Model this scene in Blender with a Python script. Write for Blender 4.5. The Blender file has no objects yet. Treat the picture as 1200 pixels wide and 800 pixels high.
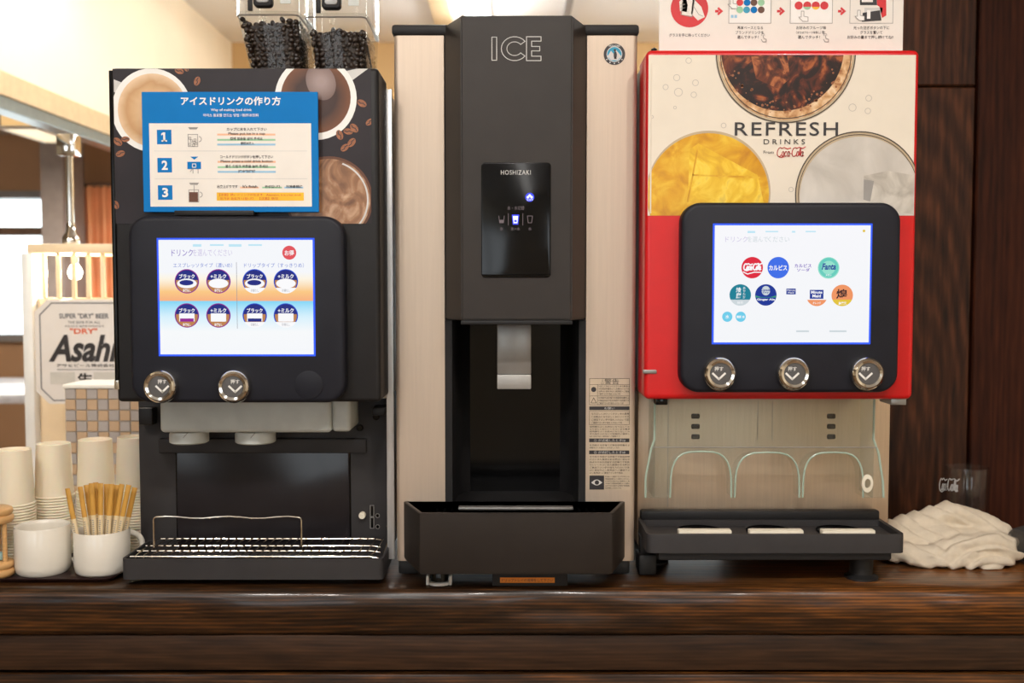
import bpy, bmesh, math, random
from mathutils import Vector, Matrix
random.seed(7)
scn = bpy.context.scene
COL = scn.collection
# ------------------------------------------------------------------ camera, world, exposure
CT = 0.90                    # counter top height
CZ = CT + 0.405              # eye height
PITCH = math.radians(3.0)
F = 1200.0                   # focal length in pixels of the 1200x800 frame
cam_d = bpy.data.cameras.new('camera'); cam = bpy.data.objects.new('camera', cam_d); COL.objects.link(cam)
cam.location = (0, 0, CZ); cam.rotation_euler = (math.pi/2 - PITCH, 0, 0)
cam_d.sensor_width = 36; cam_d.lens = 36.0; cam_d.clip_start = 0.02
cam_d.dof.use_dof = True; cam_d.dof.focus_distance = 1.37; cam_d.dof.aperture_fstop = 5.0
scn.camera = cam
EXP = 0.74
scn.view_settings.view_transform = 'Standard'; scn.view_settings.look = 'None'
scn.view_settings.exposure = EXP; scn.view_settings.gamma = 1; scn.view_settings.use_curve_mapping = False
EM = 2 ** -EXP
w = bpy.data.worlds.new('world'); scn.world = w; w.use_nodes = True
wb = w.node_tree.nodes['Background']; wb.inputs[0].default_value = (0.88, 0.95, 1.0, 1); wb.inputs[1].default_value = 2.6
scn.cycles.use_denoising = True
scn.cycles.max_bounces = 8; scn.cycles.transparent_max_bounces = 24
scn.cycles.sample_clamp_indirect = 6

# ------------------------------------------------------------------ helpers: pixels on an upright plane at distance Y
SP, CP = math.sin(PITCH), math.cos(PITCH)
def KX(py, Y): return Y / (CP + (400 - py) / F * SP) / F          # metres per pixel across
def PX(px, py, Y): return (px - 600) * KX(py, Y)
def PZ(py, Y):
    d = (400 - py) / F
    return CZ + Y * (-SP + d * CP) / (CP + d * SP)

def S(r, g, b):
    f = lambda c: (c / 255 / 12.92) if c <= 10.3 else ((c / 255 + 0.055) / 1.055) ** 2.4
    return (f(r), f(g), f(b), 1)

# ------------------------------------------------------------------ materials
def nodes(name):
    m = bpy.data.materials.new(name); m.use_nodes = True
    nt = m.node_tree; return m, nt, nt.nodes['Principled BSDF']
def mul(c, k): return (min(1, c[0]*k), min(1, c[1]*k), min(1, c[2]*k), 1)
def mat(name, col, rough=.5, metal=0, noise=.08, nscale=30, bump=0, bscale=250, spec=.5, coat=0, stretch=None, aniso=0, sss=0):
    m, nt, b = nodes(name); N, L = nt.nodes, nt.links
    tc = N.new('ShaderNodeTexCoord'); mp = N.new('ShaderNodeMapping'); L.new(tc.outputs['Object'], mp.inputs[0])
    if stretch: mp.inputs['Scale'].default_value = stretch
    n = N.new('ShaderNodeTexNoise'); n.inputs['Scale'].default_value = nscale; n.inputs['Detail'].default_value = 4
    L.new(mp.outputs[0], n.inputs['Vector'])
    r = N.new('ShaderNodeValToRGB'); r.color_ramp.elements[0].color = mul(col, 1 - noise); r.color_ramp.elements[1].color = mul(col, 1 + noise)
    r.color_ramp.elements[0].position = .3; r.color_ramp.elements[1].position = .7
    L.new(n.outputs['Fac'], r.inputs[0]); L.new(r.outputs[0], b.inputs['Base Color'])
    b.inputs['Roughness'].default_value = rough; b.inputs['Metallic'].default_value = metal
    b.inputs['Specular IOR Level'].default_value = spec; b.inputs['Coat Weight'].default_value = coat
    b.inputs['Coat Roughness'].default_value = .06
    b.inputs['Anisotropic'].default_value = aniso
    if sss: b.inputs['Subsurface Weight'].default_value = sss; b.inputs['Subsurface Scale'].default_value = .01
    if bump:
        n2 = N.new('ShaderNodeTexNoise'); n2.inputs['Scale'].default_value = bscale; L.new(mp.outputs[0], n2.inputs['Vector'])
        bp = N.new('ShaderNodeBump'); bp.inputs['Strength'].default_value = bump; bp.inputs['Distance'].default_value = .002
        L.new(n2.outputs['Fac'], bp.inputs['Height']); L.new(bp.outputs[0], b.inputs['Normal'])
    return m
def ramp_mat(name, stops, scale, detail=5, distort=1.0, rough=.3, stretch=(1, 1, 1), mode='noise', coat=0):
    """printed picture areas: noise or radial ramp of several colours"""
    m, nt, b = nodes(name); N, L = nt.nodes, nt.links
    tc = N.new('ShaderNodeTexCoord'); mp = N.new('ShaderNodeMapping'); mp.inputs['Scale'].default_value = stretch
    L.new(tc.outputs['Object'], mp.inputs[0])
    if mode == 'noise':
        n = N.new('ShaderNodeTexNoise'); n.inputs['Scale'].default_value = scale; n.inputs['Detail'].default_value = detail; n.inputs['Distortion'].default_value = distort
        L.new(mp.outputs[0], n.inputs['Vector']); out = n.outputs['Fac']
    else:                                                           # radial: distance from the part's origin, with a little noise
        vl = N.new('ShaderNodeVectorMath'); vl.operation = 'LENGTH'; L.new(mp.outputs[0], vl.inputs[0])
        n = N.new('ShaderNodeTexNoise'); n.inputs['Scale'].default_value = detail * 8; n.inputs['Distortion'].default_value = distort; L.new(mp.outputs[0], n.inputs['Vector'])
        ma = N.new('ShaderNodeMath'); ma.operation = 'MULTIPLY_ADD'; ma.inputs[1].default_value = scale; ma.inputs[2].default_value = 0; L.new(vl.outputs['Value'], ma.inputs[0])
        mb = N.new('ShaderNodeMath'); mb.operation = 'MULTIPLY_ADD'; mb.inputs[1].default_value = .25 * distort; L.new(n.outputs['Fac'], mb.inputs[0]); L.new(ma.outputs[0], mb.inputs[2])
        out = mb.outputs[0]
    r = N.new('ShaderNodeValToRGB'); el = r.color_ramp.elements
    while len(el) < len(stops): el.new(.5)
    for e, (p, c) in zip(el, stops): e.position = p; e.color = c
    L.new(out, r.inputs[0]); L.new(r.outputs[0], b.inputs['Base Color'])
    b.inputs['Roughness'].default_value = rough; b.inputs['Coat Weight'].default_value = coat
    return m
def glow(name, col, s=1.0, noise=.02):
    m, nt, b = nodes(name); N, L = nt.nodes, nt.links
    tc = N.new('ShaderNodeTexCoord'); n = N.new('ShaderNodeTexNoise'); n.inputs['Scale'].default_value = 20; L.new(tc.outputs['Object'], n.inputs['Vector'])
    r = N.new('ShaderNodeValToRGB'); r.color_ramp.elements[0].color = mul(col, 1 - noise); r.color_ramp.elements[1].color = col
    L.new(n.outputs['Fac'], r.inputs[0]); L.new(r.outputs[0], b.inputs['Emission Color'])
    b.inputs['Emission Strength'].default_value = s * EM; b.inputs['Base Color'].default_value = (.005, .005, .005, 1); b.inputs['Roughness'].default_value = .5; b.inputs['Specular IOR Level'].default_value = .08
    return m
def vglow(name, stops, s=1.0):
    """display picture with a vertical run of colours (Generated z)"""
    m, nt, b = nodes(name); N, L = nt.nodes, nt.links
    tc = N.new('ShaderNodeTexCoord'); sx = N.new('ShaderNodeSeparateXYZ'); L.new(tc.outputs['Generated'], sx.inputs[0])
    r = N.new('ShaderNodeValToRGB'); el = r.color_ramp.elements
    while len(el) < len(stops): el.new(.5)
    for e, (p, c) in zip(el, stops): e.position = p; e.color = c
    L.new(sx.outputs['Z'], r.inputs[0]); L.new(r.outputs[0], b.inputs['Emission Color'])
    b.inputs['Emission Strength'].default_value = s * EM; b.inputs['Base Color'].default_value = (.005, .005, .005, 1); b.inputs['Roughness'].default_value = .5; b.inputs['Specular IOR Level'].default_value = .08
    return m
def clear(name, tint=(.97, .985, .98, 1), ior=1.45, rough=.03, milk=0.0, facing=0.0):
    m = bpy.data.materials.new(name); m.use_nodes = True; nt = m.node_tree; N, L = nt.nodes, nt.links
    N.remove(N['Principled BSDF']); out = N['Material Output']
    tr = N.new('ShaderNodeBsdfTransparent'); gl = N.new('ShaderNodeBsdfGlossy'); gl.inputs['Roughness'].default_value = rough
    tc = N.new('ShaderNodeTexCoord'); n = N.new('ShaderNodeTexNoise'); n.inputs['Scale'].default_value = 25; L.new(tc.outputs['Object'], n.inputs['Vector'])
    r = N.new('ShaderNodeValToRGB'); r.color_ramp.elements[0].color = mul(tint, .985); r.color_ramp.elements[1].color = tint
    L.new(n.outputs['Fac'], r.inputs[0]); L.new(r.outputs[0], tr.inputs[0])
    lw = N.new('ShaderNodeLayerWeight'); lw.inputs[0].default_value = .5
    pw = N.new('ShaderNodeMath'); pw.operation = 'POWER'; pw.inputs[1].default_value = 4.0; L.new(lw.outputs['Facing'], pw.inputs[0])
    fr = N.new('ShaderNodeMath'); fr.operation = 'MULTIPLY_ADD'; f0_ = ((ior-1)/(ior+1))**2; fr.inputs[1].default_value = .85; fr.inputs[2].default_value = f0_; L.new(pw.outputs[0], fr.inputs[0])
    mx = N.new('ShaderNodeMixShader'); L.new(fr.outputs[0], mx.inputs[0]); L.new(tr.outputs[0], mx.inputs[1]); L.new(gl.outputs[0], mx.inputs[2])
    if milk:
        df = N.new('ShaderNodeBsdfDiffuse'); df.inputs[0].default_value = (.8, .82, .82, 1)
        m2 = N.new('ShaderNodeMixShader'); m2.inputs[0].default_value = milk; L.new(mx.outputs[0], m2.inputs[1]); L.new(df.outputs[0], m2.inputs[2]); mx = m2
    L.new(mx.outputs[0], out.inputs[0]); return m
def wood(name, stops, axis='x', rough=.3, freq=1.0, ring=None, coat=.3, bump=.15, spec=.3, warp=1.0, seed=0.0, amp=.10, drift=0):
    """long grain along an axis; ring=(x,z,stretch): cathedral ovals round a heart point, in object space"""
    m, nt, b = nodes(name); N, L = nt.nodes, nt.links
    tc = N.new('ShaderNodeTexCoord'); mp = N.new('ShaderNodeMapping'); L.new(tc.outputs['Object'], mp.inputs[0])
    mp.inputs['Location'].default_value = (seed, seed * 1.7, seed * .6)
    st = {'x': (.9, 9, 9), 'z': (9, 9, .9)}[axis]
    mp.inputs['Scale'].default_value = st
    n1 = N.new('ShaderNodeTexNoise'); n1.inputs['Scale'].default_value = 1.6; n1.inputs['Detail'].default_value = 3; n1.inputs['Distortion'].default_value = .4; L.new(mp.outputs[0], n1.inputs['Vector'])
    if ring:
        mp2 = N.new('ShaderNodeMapping'); mp2.inputs['Location'].default_value = (-ring[0], 0, -ring[1] * ring[2]); mp2.inputs['Scale'].default_value = (1, 1, ring[2])
        L.new(tc.outputs['Object'], mp2.inputs[0]); vl = N.new('ShaderNodeVectorMath'); vl.operation = 'LENGTH'; L.new(mp2.outputs[0], vl.inputs[0])
        base, bf = vl.outputs['Value'], 620.0 * freq
    else:
        sx = N.new('ShaderNodeSeparateXYZ'); L.new(tc.outputs['Object'], sx.inputs[0])
        if axis == 'x':
            ad = N.new('ShaderNodeMath'); ad.operation = 'MULTIPLY_ADD'; ad.inputs[1].default_value = .55; L.new(sx.outputs['Y'], ad.inputs[0]); L.new(sx.outputs['Z'], ad.inputs[2]); base = ad.outputs[0]
        else: base = sx.outputs['X']
        bf = 760.0 * freq
    a = N.new('ShaderNodeMath'); a.operation = 'MULTIPLY'; a.inputs[1].default_value = bf; L.new(base, a.inputs[0])
    c = N.new('ShaderNodeMath'); c.operation = 'MULTIPLY_ADD'; c.inputs[1].default_value = 26 * warp; L.new(n1.outputs['Fac'], c.inputs[0]); L.new(a.outputs[0], c.inputs[2])
    sn = N.new('ShaderNodeMath'); sn.operation = 'SINE'; L.new(c.outputs[0], sn.inputs[0])
    n2 = N.new('ShaderNodeTexNoise'); n2.inputs['Scale'].default_value = 14; n2.inputs['Detail'].default_value = 6; L.new(mp.outputs[0], n2.inputs['Vector'])
    n3 = N.new('ShaderNodeTexNoise'); n3.inputs['Scale'].default_value = .7; n3.inputs['Detail'].default_value = 2; L.new(mp.outputs[0], n3.inputs['Vector'])
    e = N.new('ShaderNodeMath'); e.operation = 'MULTIPLY_ADD'; e.inputs[1].default_value = amp; L.new(sn.outputs[0], e.inputs[0]); L.new(n2.outputs['Fac'], e.inputs[2])
    g = N.new('ShaderNodeMath'); g.operation = 'MULTIPLY_ADD'; g.inputs[1].default_value = .9; g.inputs[2].default_value = -.45; L.new(n3.outputs['Fac'], g.inputs[0])
    h = N.new('ShaderNodeMath'); h.operation = 'ADD'; L.new(e.outputs[0], h.inputs[0]); L.new(g.outputs[0], h.inputs[1])
    if drift:                                                       # the heartwood turns paler towards one end of the plank
        sd = N.new('ShaderNodeSeparateXYZ'); L.new(tc.outputs['Object'], sd.inputs[0])
        dm = N.new('ShaderNodeMath'); dm.operation = 'MULTIPLY_ADD'; dm.inputs[1].default_value = drift; L.new(sd.outputs['X'], dm.inputs[0]); L.new(h.outputs[0], dm.inputs[2]); h = dm
    r = N.new('ShaderNodeValToRGB'); el = r.color_ramp.elements
    while len(el) < len(stops): el.new(.5)
    for q, (p, cc) in zip(el, stops): q.position = p; q.color = cc
    L.new(h.outputs[0], r.inputs[0]); L.new(r.outputs[0], b.inputs['Base Color'])
    b.inputs['Roughness'].default_value = rough; b.inputs['Coat Weight'].default_value = coat; b.inputs['Coat Roughness'].default_value = .12; b.inputs['Specular IOR Level'].default_value = spec
    bp = N.new('ShaderNodeBump'); bp.inputs['Strength'].default_value = bump; bp.inputs['Distance'].default_value = .0015; L.new(h.outputs[0], bp.inputs['Height']); L.new(bp.outputs[0], b.inputs['Normal'])
    return m

MT = {}
MT['black'] = mat('black_plastic', S(31, 30, 31), .5, bump=.05, spec=.3)
MT['charcoal'] = mat('charcoal_plastic', S(54, 52, 53), .55, bump=.05, spec=.3)
MT['navy'] = mat('navy_black_bezel', S(28, 29, 37), .5, spec=.25)
MT['gloss_black'] = mat('gloss_black', S(10, 10, 11), .12, spec=.25)
MT['smoke'] = mat('smoked_panel', S(34, 31, 34), .16, spec=.3)
MT['brown_black'] = mat('warm_black_panel', S(48, 43, 40), .45, bump=.04, spec=.3)
MT['beige_steel'] = mat('champagne_steel', S(198, 180, 162), .42, .5, noise=.03, nscale=60, stretch=(6, 1, .2))
MT['steel'] = mat('brushed_steel', S(205, 204, 202), .4, .35, noise=.06, nscale=80, stretch=(8, 8, .3))
MT['plate_steel'] = mat('brushed_plate', S(205, 184, 160), .38, .7, noise=.05, nscale=60, stretch=(6, 1, .25))
MT['chrome'] = mat('chrome', S(225, 222, 215), .1, 1, noise=.02)
MT['wire'] = mat('chromed_wire', S(215, 205, 190), .18, 1)
MT['grey_steel'] = mat('chute_steel', S(150, 148, 145), .35, .6)
MT['grey_white'] = mat('pale_grey_plastic', S(196, 200, 196), .4)
MT['red'] = mat('red_paint', S(204, 16, 22), .3, coat=.2, noise=.04)
MT['cream_print'] = mat('cream_print', S(226, 216, 200), .4, coat=.1, noise=.02)
MT['dark_print'] = mat('dark_slate_print', S(40, 34, 38), .4, spec=.3, noise=.25, nscale=12)
MT['white'] = mat('white_print', S(238, 236, 232), .5, noise=.02)
MT['paper'] = mat('white_card', S(232, 226, 218), .5, noise=.02)
MT['blue'] = mat('sign_blue', S(0, 116, 190), .6, noise=.03, spec=.2)
MT['ink'] = mat('black_ink', S(45, 42, 45), .5, noise=.1)
MT['grey_ink'] = mat('grey_ink', S(150, 146, 142), .5)
MT['redp'] = mat('red_print', S(206, 32, 40), .45)
MT['orange_line'] = mat('orange_line', S(238, 186, 150), .5)
MT['green_line'] = mat('green_line', S(150, 200, 160), .5)
MT['blue_line'] = mat('pale_blue_line', S(150, 195, 225), .5)
MT['yellow'] = mat('yellow_print', S(240, 185, 30), .45)
MT['orange'] = mat('orange_label', S(225, 130, 20), .45)
MT['ltgrey'] = mat('light_grey_print', S(205, 203, 200), .45)
MT['brown_ink'] = mat('coffee_brown_print', S(95, 55, 32), .45)
MT['porcelain'] = mat('porcelain', S(232, 226, 214), .18, coat=.4, noise=.02)
MT['cup'] = mat('paper_cup', S(236, 224, 200), .55, noise=.02, sss=.15)
MT['clear'] = clear('clear_plastic', ior=1.25)
MT['guard'] = clear('clear_guard', (.95, .975, .965, 1), milk=.025)
MT['guard_edge'] = mat('guard_edge', S(175, 195, 180), .2, noise=.05)
MT['glass'] = clear('drinking_glass', (.96, .97, .97, 1), 1.5, .02, milk=.006)
MT['pane'] = clear('window_glass', (.97, .99, .98, 1), 1.45)
MT['bean'] = mat('roasted_bean', S(40, 27, 20), .32, noise=.3, nscale=120)
MT['bean_print'] = mat('printed_bean', S(150, 92, 58), .4, noise=.3, nscale=200)
MT['kraft'] = mat('kraft_paper', S(200, 150, 66), .55, noise=.2, nscale=60, stretch=(1, 1, .3))
MT['stick_white'] = mat('stick_paper', S(226, 205, 165), .4)
MT['pine'] = mat('pale_wood', S(205, 160, 105), .45, noise=.15, nscale=30, stretch=(1, 1, 8))
MT['sand'] = mat('pale_blue_sand', S(170, 205, 205), .8, noise=.2, nscale=800)
MT['towel'] = mat('terry_cloth', S(232, 218, 196), .95, noise=.06, nscale=90, bump=1.0, bscale=900)
MT['tray'] = mat('dark_tray', S(46, 26, 24), .35)
MT['rubber'] = mat('black_rubber', S(22, 21, 22), .55)
MT['foam'] = mat('foam_pad', S(232, 224, 205), .8)
WS = [(0.15, S(26, 15, 8)), (.42, S(58, 36, 18)), (.62, S(90, 55, 25)), (.9, S(140, 84, 34))]
MT['slab'] = wood('counter_slab_wood', WS, 'x', .34, 1.7, coat=.28, warp=.55, amp=.11, drift=.16)
MT['apron'] = wood('counter_board_wood', [(0.2, S(30, 18, 12)), (.5, S(52, 34, 21)), (.8, S(72, 48, 30))], 'x', .5, 1.6, coat=0, seed=3, amp=.06)
WW = [(0.2, S(30, 15, 9)), (.5, S(62, 34, 20)), (.8, S(92, 53, 31))]
MT['wall_wood'] = wood('wall_board_wood', WW, 'z', .45, .7, coat=0, seed=1, spec=.25, amp=.09)
MT['wall_wood_red'] = wood('wall_panel_wood', [(0.2, S(40, 18, 10)), (.5, S(58, 27, 15)), (.8, S(74, 36, 20))], 'z', .5, .7, coat=0, seed=5, spec=.15)
MT['cream_wall'] = mat('cream_plaster', S(236, 222, 196), .8, noise=.03, nscale=3, bump=.1, bscale=120)
MT['tan_wall'] = mat('tan_plaster', S(205, 170, 120), .8, noise=.04, nscale=3)
MT['white_ceil'] = mat('white_ceiling_board', S(232, 230, 228), .8, noise=.02, nscale=2)
MT['low_ceil'] = mat('grey_beige_ceiling', S(176, 166, 152), .8, noise=.03, nscale=2)
MT['tan_trim'] = mat('tan_trim', S(200, 176, 138), .5)
MT['teal_trim'] = mat('grey_teal_rail', S(128, 140, 140), .3, .4)
MT['brown_wall'] = mat('brown_wall', S(186, 148, 116), .8, noise=.06, nscale=4)
MT['floor'] = wood('floor_wood', [(0.2, S(110, 86, 64)), (.5, S(132, 106, 80)), (.8, S(152, 124, 96))], 'x', .5, .3)
MT['frame_grey'] = mat('grey_frame', S(140, 138, 140), .5)
MT['frame_brown'] = mat('brown_frame', S(120, 95, 78), .5)

# ------------------------------------------------------------------ geometry helpers
def new(): return bmesh.new()
def box(bm, x0, x1, y0, y1, z0, z1, bev=0, seg=2):
    x0, x1 = min(x0, x1), max(x0, x1); z0, z1 = min(z0, z1), max(z0, z1)
    t = bmesh.new(); bmesh.ops.create_cube(t, size=1)
    for v in t.verts: v.co = Vector(((x0+x1)/2 + v.co.x*(x1-x0), (y0+y1)/2 + v.co.y*(y1-y0), (z0+z1)/2 + v.co.z*(z1-z0)))
    if bev: bmesh.ops.bevel(t, geom=t.edges[:], offset=bev, segments=seg, affect='EDGES', profile=.5)
    merge(bm, t); return bm
def merge(bm, t):
    mp = [bm.verts.new(v.co) for v in t.verts]; t.verts.index_update()
    for f in t.faces:
        try: bm.faces.new([mp[v.index] for v in f.verts])
        except ValueError: pass
    t.free()
def loops(bm, rings, cap0=True, cap1=True, closed=True):
    vs = [[bm.verts.new(p) for p in r] for r in rings]
    for a, b in zip(vs, vs[1:]):
        n = len(a)
        for i in range(n if closed else n - 1):
            j = (i + 1) % n
            try: bm.faces.new((a[i], a[j], b[j], b[i]))
            except ValueError: pass
    if cap0: bm.faces.new(vs[0][::-1])
    if cap1: bm.faces.new(vs[-1])
    return bm
def rr(x0, x1, z0, z1, r, n=6):
    p = []
    for cx, cz, a in ((x1-r, z1-r, 0), (x0+r, z1-r, 90), (x0+r, z0+r, 180), (x1-r, z0+r, 270)):
        for i in range(n + 1):
            t = math.radians(a + 90 * i / n); p.append((cx + r*math.cos(t), cz + r*math.sin(t)))
    return p
def rr_prism(bm, x0, x1, z0, z1, r, yf, yb, b=.003, n=6):
    x0, x1 = min(x0, x1), max(x0, x1); z0, z1 = min(z0, z1), max(z0, z1)
    R = []
    for k in range(4):
        t = math.pi/2 * k / 3; ins = b * (1 - math.sin(t)); yy = yf + b * (1 - math.cos(t))
        R.append([(x, yy, z) for x, z in rr(x0+ins, x1-ins, z0+ins, z1-ins, max(r-ins, .0004), n)])
    R.append([(x, yb, z) for x, z in rr(x0, x1, z0, z1, r, n)])
    return loops(bm, R)
def vprism(bm, poly, z0, z1): return loops(bm, [[(x, y, z0) for x, y in poly], [(x, y, z1) for x, y in poly]])
def yprism(bm, poly, yf, yb): return loops(bm, [[(x, yf, z) for x, z in poly], [(x, yb, z) for x, z in poly]])
def xprism(bm, poly, x0, x1): return loops(bm, [[(x0, y, z) for y, z in poly], [(x1, y, z) for y, z in poly]])
def lathe(bm, prof, c, n=32, axis='z', cap=(True, True)):
    R = []
    for r, h in prof:
        ring = []
        for i in range(n):
            t = 2*math.pi*i/n; a, b = max(r, 1e-5)*math.cos(t), max(r, 1e-5)*math.sin(t)
            ring.append((c[0]+a, c[1]+b, c[2]+h) if axis == 'z' else (c[0]+a, c[1]+h, c[2]+b))
        R.append(ring)
    return loops(bm, R, *cap)
def tube(bm, pts, r, n=8, closed=False):
    pts = [Vector(p) for p in pts]; R = []; m = len(pts); up = None
    for i, p in enumerate(pts):
        if closed: d = (pts[(i+1) % m] - pts[i-1])
        else: d = pts[min(i+1, m-1)] - pts[max(i-1, 0)]
        d.normalize()
        if up is None: up = Vector((0, 0, 1)) if abs(d.z) < .9 else Vector((1, 0, 0))
        s = d.cross(up).normalized(); up = s.cross(d).normalized()
        R.append([p + s*(r*math.cos(2*math.pi*k/n)) + up*(r*math.sin(2*math.pi*k/n)) for k in range(n)])
    if closed: R.append(R[0]); return loops(bm, R, False, False)
    return loops(bm, R)
def ellipsoid(bm, c, a, rot=None, u=8, v=6):
    t = bmesh.new(); bmesh.ops.create_uvsphere(t, u_segments=u, v_segments=v, radius=1)
    M = (rot or Matrix()).to_4x4() @ Matrix.Diagonal((*a, 1))
    for q in t.verts: q.co = M @ q.co + Vector(c)
    merge(bm, t)
WL = {}
def obj(name, bm, m, parent=None, smooth=40, origin=None, recalc=True):
    if recalc: bmesh.ops.recalc_face_normals(bm, faces=bm.faces[:])
    me = bpy.data.meshes.new(name); bm.to_mesh(me); bm.free()
    return mesh_obj(name, me, m, parent, smooth, origin)
def mesh_obj(name, me, m, parent=None, smooth=40, origin=None):
    if origin is None:
        xs = [v.co for v in me.vertices]
        origin = Vector([(min(p[i] for p in xs) + max(p[i] for p in xs)) / 2 for i in range(3)])
    origin = Vector(origin); me.transform(Matrix.Translation(-origin))
    if smooth:
        me.polygons.foreach_set('use_smooth', [True] * len(me.polygons)); me.set_sharp_from_angle(angle=math.radians(smooth))
    o = bpy.data.objects.new(name, me); COL.objects.link(o)
    me.materials.append(MT[m] if isinstance(m, str) else m)
    if parent: o.parent = parent; o.location = origin - WL[parent.name]
    else: o.location = origin
    WL[o.name] = origin
    return o
def thing(name, loc, label, cat, group=None):
    o = bpy.data.objects.new(name, None); COL.objects.link(o); o.location = loc; o.empty_display_size = .05
    WL[o.name] = Vector(loc); return tag(o, label, cat, group)
def tag(o, label, cat, group=None):
    o['label'] = label; o['category'] = cat
    if group: o['group'] = group
    return o
def struct(name, bm, m, parent=None, smooth=0):
    o = obj(name, bm, m, parent, smooth)
    if not parent: o['kind'] = 'structure'
    return o

# flat print: polygons given in pixels on an upright plane at distance Y
def clip_poly(p, r):
    x0, y0, x1, y1 = r
    for f, it in ((lambda q: q[0] >= x0, (0, x0)), (lambda q: q[0] <= x1, (0, x1)), (lambda q: q[1] >= y0, (1, y0)), (lambda q: q[1] <= y1, (1, y1))):
        o = []
        for i in range(len(p)):
            a, b = p[i-1], p[i]
            if f(a) != f(b):
                k, c = it; t = (c - a[k]) / (b[k] - a[k]); o.append((a[0] + t*(b[0]-a[0]), a[1] + t*(b[1]-a[1])))
            if f(b): o.append(b)
        p = o
        if not p: return []
    return p
def circ(cx, cy, r, ry=None, n=40, rot=0):
    ry = ry or r; c, s = math.cos(math.radians(rot)), math.sin(math.radians(rot)); o = []
    for i in range(n):
        t = 2*math.pi*i/n; a, b = r*math.cos(t), ry*math.sin(t); o.append((cx + a*c - b*s, cy + a*s + b*c))
    return [o]
def ring(cx, cy, r0, r1, n=48, a0=0, a1=360):
    o = []
    for i in range(n):
        t, u = math.radians(a0 + (a1-a0)*i/n), math.radians(a0 + (a1-a0)*(i+1)/n)
        o.append([(cx+r0*math.cos(t), cy+r0*math.sin(t)), (cx+r1*math.cos(t), cy+r1*math.sin(t)), (cx+r1*math.cos(u), cy+r1*math.sin(u)), (cx+r0*math.cos(u), cy+r0*math.sin(u))])
    return o
def rect(x0, y0, x1, y1): return [[(x0, y0), (x1, y0), (x1, y1), (x0, y1)]]
def frame(x0, y0, x1, y1, t=.6): return rect(x0, y0, x1, y0+t) + rect(x0, y1-t, x1, y1) + rect(x0, y0, x0+t, y1) + rect(x1-t, y0, x1, y1)
def stroke(pts, w):
    o = []
    for (x0, y0), (x1, y1) in zip(pts, pts[1:]):
        d = math.hypot(x1-x0, y1-y0) or 1; nx, ny = -(y1-y0)/d*w/2, (x1-x0)/d*w/2; ex, ey = (x1-x0)/d*w*.3, (y1-y0)/d*w*.3
        o.append([(x0+nx-ex, y0+ny-ey), (x1+nx+ex, y1+ny+ey), (x1-nx+ex, y1-ny+ey), (x0-nx-ex, y0-ny-ey)])
    return o
_tc = {}
def glyphs(body, bold=0, shear=0, space=1):
    k = (body, bold, shear, space)
    if k not in _tc:
        c = bpy.data.curves.new('t', 'FONT'); c.body = body; c.resolution_u = 3; c.offset = bold; c.shear = shear; c.space_character = space
        o = bpy.data.objects.new('t', c); me = o.to_mesh()
        vs = [(v.co.x, v.co.y) for v in me.vertices]; fs = [list(p.vertices) for p in me.polygons]; o.to_mesh_clear()
        bpy.data.objects.remove(o); bpy.data.curves.remove(c)
        x0, x1 = min(v[0] for v in vs), max(v[0] for v in vs); y0, y1 = min(v[1] for v in vs), max(v[1] for v in vs)
        _tc[k] = ([((x-x0)/(x1-x0), (y-y0)/(y1-y0)) for x, y in vs], fs)
    return _tc[k]
def T(body, x0, y0, x1, y1, bold=0, shear=0, space=1): return ('T', body, x0, y0, x1, y1, bold, shear, space)
def pr(name, items, Y, m, parent, clip=None, center=None):
    """one printed layer: polygons and texts in pixels -> one flat mesh at distance Y"""
    bm = new(); ys = []
    for it in items:
        if it[0] == 'T': ys += [it[3], it[5]]
        else: ys += [p[1] for p in it]
    cy = center[1] if center else (min(ys) + max(ys)) / 2
    k = KX(cy, Y)
    W = lambda x, y: ((x - 600) * k, Y, PZ(y, Y))
    for it in items:
        if it[0] == 'T':
            vs, fs = glyphs(it[1], *it[6:9]); x0, y0, x1, y1 = it[2:6]
            bv = [bm.verts.new(W(x0 + u*(x1-x0), y1 - v*(y1-y0))) for u, v in vs]
            for f in fs:
                try: bm.faces.new([bv[i] for i in f])
                except ValueError: pass
        else:
            p = clip_poly(it, clip) if clip else it
            if len(p) > 2: bm.faces.new([bm.verts.new(W(*q)) for q in p])
    bm.normal_update()
    for f in bm.faces:
        if f.normal.y > 0: f.normal_flip()
    og = W(*center) if center else None
    return obj(name, bm, m, parent, 0, og, recalc=False)
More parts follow.
